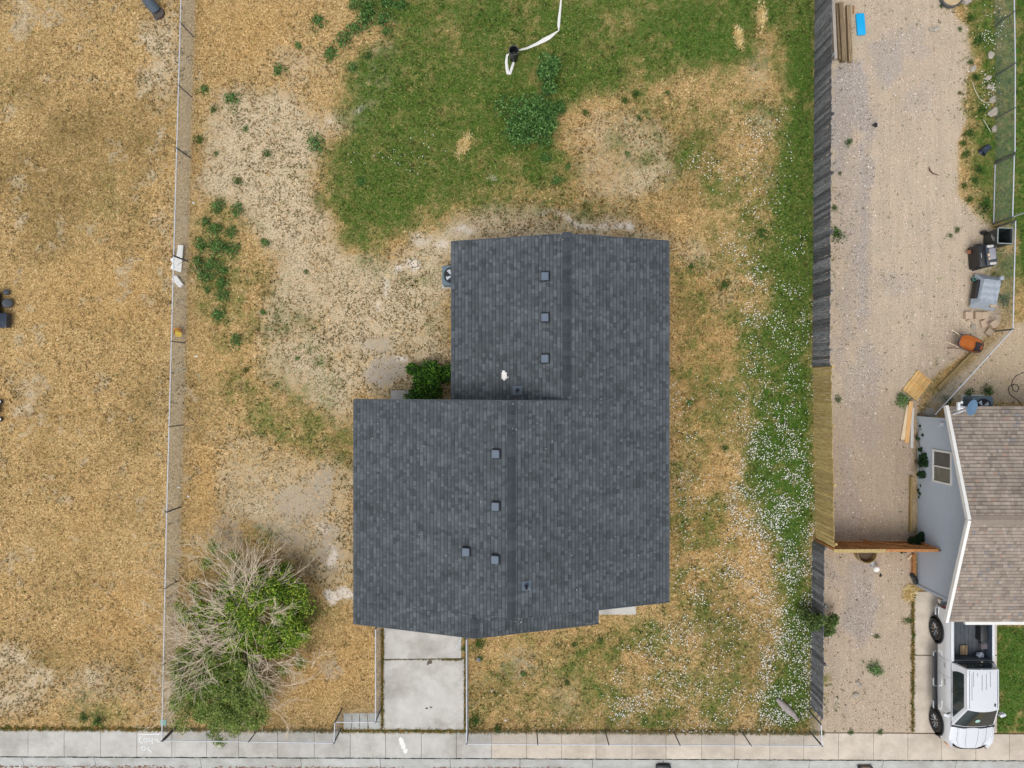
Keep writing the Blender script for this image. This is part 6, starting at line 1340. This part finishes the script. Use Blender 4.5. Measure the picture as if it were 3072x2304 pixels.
mb = MB(); mb.lathe([(.08, -.03), (.16, -.05), (.19, -.03), (.19, .03), (.16, .05), (.08, .03)], n=22, M=Matrix.Rotation(math.pi / 2, 3, 'X'), c=(.55, 0, .19)); mb.build('wheel', M_rubber, r, smooth=True)
# blocks
for i, (px, py, w, d, h, a, z, lb) in enumerate([(2899, 947, .30, .30, .2, 0, 0, 'tan concrete block standing alone, leftmost of the row'), (2930, 947, .29, .31, .15, .02, 0, 'tan concrete block in the middle of the row'), (2950, 947, .26, .31, .14, .0, 0, 'tan concrete block at the right end of the row'), (2957, 967, .30, .30, .14, .3, 0, 'tan block under the tilted one, lower layer'), (2949, 972, .28, .30, .12, .25, 0, 'tan block half hidden at the left of the block heap'), (2970, 974, .28, .28, .15, .62, .15, 'tan block lying tilted on top of the block heap'), (2963, 997, .28, .28, .16, -.62, 0, 'tan block turned diagonally, lowest of the heap')]):
    mb = MB(); mb.rbox((0, 0, z + h / 2), (w, d, h), .012, rz=a, rim=.008); mb.build('concrete_block', M_block, loc=P(px, py, z), label=lb, cat='block')
mb = MB(); mb.rbox((0, 0, .0), (.27, .27, .1), .012, rz=.15); mb.build('concrete_block', M_block, loc=P(2979, 912, .62) , label='tan block weighing down the grey grill cover', cat='block')
# covered grill
r = empty('covered_grill', P(2940, 880), R(-10), label='barbecue under a pale grey fabric cover beside the tan blocks', cat='grill')
Mcov = mat('grey_cover', lin(158, 168, 178), .6, .08, 4, bump=.6)
def cover(u, v):
    x_ = (u * 2 - 1); y_ = (v * 2 - 1); e = max(abs(x_), abs(y_)); w_, d_ = .42, .62
    z = 1.0 if e < .8 else 1.0 - (e - .8) / .2 * .55
    z += .03 * math.sin(9 * x_ + 3 * y_) * (1 if e > .5 else .3) - .14 * (x_ < -.1) * min(1, (-.1 - x_) * 2) + .02 * math.sin(14 * y_)
    k = 1 + (.16 * (e - .8) / .2 if e > .8 else 0)
    return (x_ * w_ * k, y_ * d_ * k + .015 * math.sin(12 * x_), z)
mb = MB(); mb.grid(cover, 26, 30); o = mb.build('cover', Mcov, r, smooth=True); o.scale = (1, 1, .72)
mb = MB(); mb.rbox((-.02, 0, .3), (.7, 1.05, .4), .05); mb.build('cabinet', M_black, r)
mb = MB(); mb.rbox((-.44, .05, .36), (.12, .8, .3), .05); mb.build('side_panel', M_trim, r, smooth=True)
mb = MB(); mb.lathe([(.05, .1), (.085, .09), (.09, .03), (.085, -.02)], n=18, c=(-.56, .47, .25)); mb.build('wheel', M_rubber, r, smooth=True)
mb = MB(); mb.tube([(-.56 + .075 * math.cos(t * .45), .47 + .075 * math.sin(t * .45), .345) for t in range(15)], .01, 5); mb.build('wheel_ring', mat('teal_ring', lin(70, 170, 150), .4, .05, 5), r)
mb = MB(); mb.lathe([(.09, -.3), (.1, -.1), (.09, .0), (.001, .02)], n=20, c=(.36, .62, .72)); mb.build('corner_bulge', Mcov, r, smooth=True)
# black grill cart
r = empty('barbecue_grill', P(2925, 775), R(5), label='black barbecue grill with grey lid and pale handles, next to the open bin', cat='grill')
mb = MB(); mb.rbox((0, 0, .38), (.62, .95, .7), .06); mb.build('cabinet', M_black, r, smooth=True)
mb = MB(); mb.rbox((.12, -.02, .80), (.42, .86, .16), .06); mb.build('firebox', mat('graphite', lin(56, 64, 72), .45, .1, 5), r, smooth=True)
mb = MB(); mb.rbox((.14, .02, .905), (.27, .46, .06), .03); mb.build('lid', mat('grey_lid', lin(146, 146, 154), .45, .05, 5), r, smooth=True)
for y_, x_ in ((.34, .08), (-.38, .14)): 
    mb = MB(); mb.rbox((x_, y_, .90), (.27, .11, .05), .04); mb.build('side_handle', mat('pale_grip', lin(196, 194, 190), .6, .06, 5), r, smooth=True)
mb = MB(); mb.tube([(-.21, -.1, .74), (-.235, -.1, .76), (-.235, .1, .76), (-.21, .1, .74)], .014, 6); mb.build('door_handle', M_chrome, r)
mb = MB(); mb.box((-.02, -.02, .91), (.09, .12, .03)); mb.box((0.0, -.17, .91), (.1, .09, .03)); mb.build('burner_knob', mat('cream', lin(206, 180, 150), .6, .1, 6), r)
mb = MB(); mb.rbox((-.25, .47, .62), (.26, .1, .1), .03); mb.rbox((-.3, -.52, .5), (.4, .08, .06), .03, rz=.2); mb.build('side_shelf', M_trim, r)
mb = MB(); lump(mb, (-.36, .28, .2), .09, (1, 1, .8), 61, 6, .4); mb.build('grease_cup', mat('rusty_cup', lin(150, 96, 70), .8, .2, 8), r)
# trash bin, open, leaning toward centre
r = empty('trash_bin', P(2966, 722), R(-2), label='open green black wheeled trash bin with its mouth facing up by the chain link fence', cat='bin')
Mbin = mat('bin_plastic', lin(44, 52, 54), .5, .12, 6)
lv = [(.24, .26, 0.02), (.29, .31, .9), (.31, .33, 1.02)]; mb = MB(); vs = []
for a_, b_, z_ in lv: vs += [(-a_, -b_, z_), (a_, -b_, z_), (a_, b_, z_), (-a_, b_, z_)]
for a_, b_, z_ in ((.285, .305, 1.02), (.22, .24, .15)): vs += [(-a_, -b_, z_), (a_, -b_, z_), (a_, b_, z_), (-a_, b_, z_)]
fs = [(l * 4 + k, l * 4 + (k + 1) % 4, l * 4 + 4 + (k + 1) % 4, l * 4 + 4 + k) for l in range(4) for k in range(4)] + [(16, 17, 18, 19)]
mb.add(vs, fs); mb.build('shell', Mbin, r)
mb = MB(); q = [(.30, .32), (-.30, .32), (-.30, -.32), (.30, -.32)]; mb.tube([(-.28, -.32, 1.03), (.28, -.32, 1.03), (.31, -.29, 1.03), (.31, .29, 1.03), (.28, .32, 1.03), (-.28, .32, 1.03), (-.31, .29, 1.03), (-.31, -.29, 1.03), (-.28, -.32, 1.03)], .022, 6, cap=False); mb.build('rim', mat('pale_rim', lin(150, 160, 158), .5, .05, 6), r, smooth=True)
mb = MB(); mb.lathe([(.001, .05), (.11, .05), (.13, .02), (.13, -.03)], n=22, M=Matrix.Rotation(1.2, 3, 'X') , c=(-.33, .30, .16)); mb.build('wheel', M_rubber, r, smooth=True)
mb = MB()
for k, (y_, L_) in enumerate(((.06, .16), (-.03, .22), (-.1, .12))):
    for j in range(4): mb.box((-.287 - .0, y_ + .0 + j * .04 - .06, .62 + k * .07), (.006, .022, .04), rot=(0, -.06, 0))
mb.build('bin_print', M_white, r)
mb = MB(); mb.rbox((.36, -.02, .5), (.05, .58, .9), .02); mb.build('lid', Mbin, r)
for i, (a_, b_) in enumerate((((2966, 762), (3020, 756)), ((2968, 770), (3009, 745)))):
    mb = MB(); mb.tube([P(*a_, .3), P(*b_, .5)], .012, 5); mb.build('cane', mat('pale_cane', lin(190, 190, 140), .8, .1, 6), label=('pale cane lying level behind the black grill' if i == 0 else 'pale cane crossing the level one behind the black grill'), cat='cane')
# sprinkler post by the gate
r = empty('hose_bib_post', P(3002, 645), label='metal latch post with a teal hose nozzle at the gate end', cat='post')
mb = MB(); q = P(3043, 657, 1.25) - P(3002, 645); mb.tube([(0.45, -.1, 0), (.45, -.1, 1.2)], .03, 8); mb.tube([(.3, -.12, 1.22), (.62, -.09, 1.22)], .035, 8); mb.build('post', M_galv, r)
mb = MB(); mb.tube([(.6, -.07, 1.24), (.66, .12, 1.28)], .03, 7); mb.build('nozzle', mat('teal_nozzle', lin(20, 100, 100), .4, .1, 6), r); mb = MB(); mb.tube([(.66, .12, 1.28), (.69, .18, 1.29)], .035, 7); mb.build('spray_head', mat('yellow_tip', lin(220, 220, 130), .5, .05, 5), r)
# lines across the weeds
ribbon('rope', 'thin pale cord looping through the weeds at upper right', [(2917, 245, 1.5, .06), (2925, 270, 1.5, .08), (2938, 295, 1.5, .08), (2955, 307, 1.5, .08), (2975, 306, 1.5, .06)], .01, mat('pale_cord', lin(200, 205, 190), .7, .05, 5), 'cord'); ribbon('rope', 'thin pale cord above the tipped black pot', [(2950, 358, 1.5, .06), (2962, 378, 1.5, .08), (2972, 396, 1.5, .08)], .01, mat('pale_cord', lin(200, 205, 190), .7, .05, 5), 'cord')
# black hose
pts = [(3090, 1115), (3068, 1118), (3050, 1126), (3038, 1140), (3035, 1155), (3040, 1172), (3052, 1175), (3057, 1164), (3052, 1154), (3040, 1153), (3028, 1158), (3025, 1170), (3030, 1183), (3042, 1192), (3056, 1202), (3066, 1216)]
mb = MB(); mb.tube([P(a, b, .02 + .01 * (i % 2)) for i, (a, b) in enumerate(pts)], .014, 6); mb.build('garden_hose', M_black, smooth=True, label='black hose looped once on the bare soil at the right edge', cat='hose')
# satellite dish
c = P(2917, 1223, 3.45); r = empty('satellite_dish', (c.x, c.y, 2.75), label='blue grey satellite dish on the back corner of the brown roof', cat='satellite dish')
Md = mat('dish_blue', lin(92, 122, 150), .45, .06, 4); Mt = Matrix.Rotation(R(18), 3, 'Y') @ Matrix.Rotation(R(14), 3, 'X')
mb = MB(); mb.lathe([(.001, -.06), (.12, -.055), (.22, -.03), (.285, .0), (.29, .012), (.28, .012), (.001, -.04)], n=36, M=Mt @ Matrix.Diagonal((.9, 1.08, 1)), c=(0, 0, .68)); mb.build('reflector', Md, r, smooth=True)
mb = MB(); mb.tube([(-.35, -.28, .05), (-.28, -.2, .35), (0, 0, .6)], .03, 8); mb.tube([(-.1, .0, .6), (-.5, .06, .72)], .022, 7); mb.tube([(-.3, -.1, .05), (-.28, -.15, .3)], .02, 6); mb.rbox((-.3, -.3, .03), (.16, .12, .03), .02); mb.build('mast', M_galv, r)
mb = MB(); mb.rbox((-.55, .06, .74), (.1, .3, .1), .03); mb.lathe([(.04, 0), (.05, .08), (.001, .09)], c=(-.46, .2, .72), n=12); mb.rbox((-.44, -.02, .74), (.12, .07, .07), .02); mb.build('feed_head', mat('lnb_white', lin(214, 218, 222), .4, .04, 5), r)
# barrel ring and jug
r = empty('half_barrel', P(2590, 1655), label='half buried wooden barrel planter just below the cedar gate', cat='barrel')
mb = MB()
for k in range(20):
    a = 2 * math.pi * k / 20; q = MB(); q.box((.40 * math.cos(a), .40 * math.sin(a), .18), (.035, .115, .36), rz=a); q.build('stave', M_edge, r)
mb = MB(); mb.lathe([(.43, .26), (.432, .31), (.425, .31)], n=30); mb.build('hoop', M_galv_d, r); mb = MB(); mb.lathe([(.001, .12), (.3, .1), (.37, .08)], n=20); mb.build('soil', mat('brown_soil', lin(96, 80, 66), .95, .25, 10, bump=.6), r)
r = empty('plastic_jug', P(2620, 1697), label='white plastic jug lying on the front gravel below the barrel planter', cat='jug'); 
mb = MB(); mb.lathe([(.001, .34), (.10, .34), (.13, .30), (.135, .08), (.10, .04), (.001, .03)], n=24, M=Matrix.Rotation(.3, 3, 'X')); mb.build('body', M_white, r, smooth=True)
mb = MB(); mb.lathe([(.001, .16), (.08, .15), (.10, .08), (.10, .0)], n=18, c=(-.09, .13, 0)); mb.build('cap', mat('clear_plastic', lin(170, 178, 184), .3, .1, 5), r, smooth=True)
mb = MB(); lump(mb, (0, .12, .1), .15, (.8, 1.0, .6), 71, 9, .25); lump(mb, (.12, -.1, .08), .13, (.8, 1.2, .6), 72, 9, .25); mb.build('garbage_bag', mat('black_film', lin(34, 38, 40), .3, .2, 7), loc=P(2735, 1735), smooth=True, label='shiny black garbage bag slumped against the grey wall corner', cat='bag')
# objects at the kerb, bottom edge
r = empty('plastic_tub', P(1990, 2306), label='glossy black plastic tub in the gutter at the bottom edge', cat='tub'); mb = MB(); mb.rbox((0, 0, 0), (.62, .42, .26), .1); mb.build('shell', M_black, r, loc=(0, 0, .01), smooth=True); mb = MB(); mb.rbox((0, 0, .145), (.5, .3, .02), .08); mb.build('lid', mat('grey_gloss', lin(80, 84, 88), .2, .05, 4), r, smooth=True)
r = empty('cardboard_carton', P(2594, 2306), label='small brown carton with black corners in the gutter at the bottom edge', cat='carton'); mb = MB(); mb.rbox((0, 0, 0), (.5, .26, .22), .03); mb.build('body', mat('carton_brown', lin(120, 104, 92), .8, .1, 6), r)
for x_ in (-.25, .25): mb = MB(); mb.lathe([(.001, .14), (.06, .13), (.07, .0)], c=(x_, .08, 0), n=14); mb.build('corner_guard', M_black, r, smooth=True)
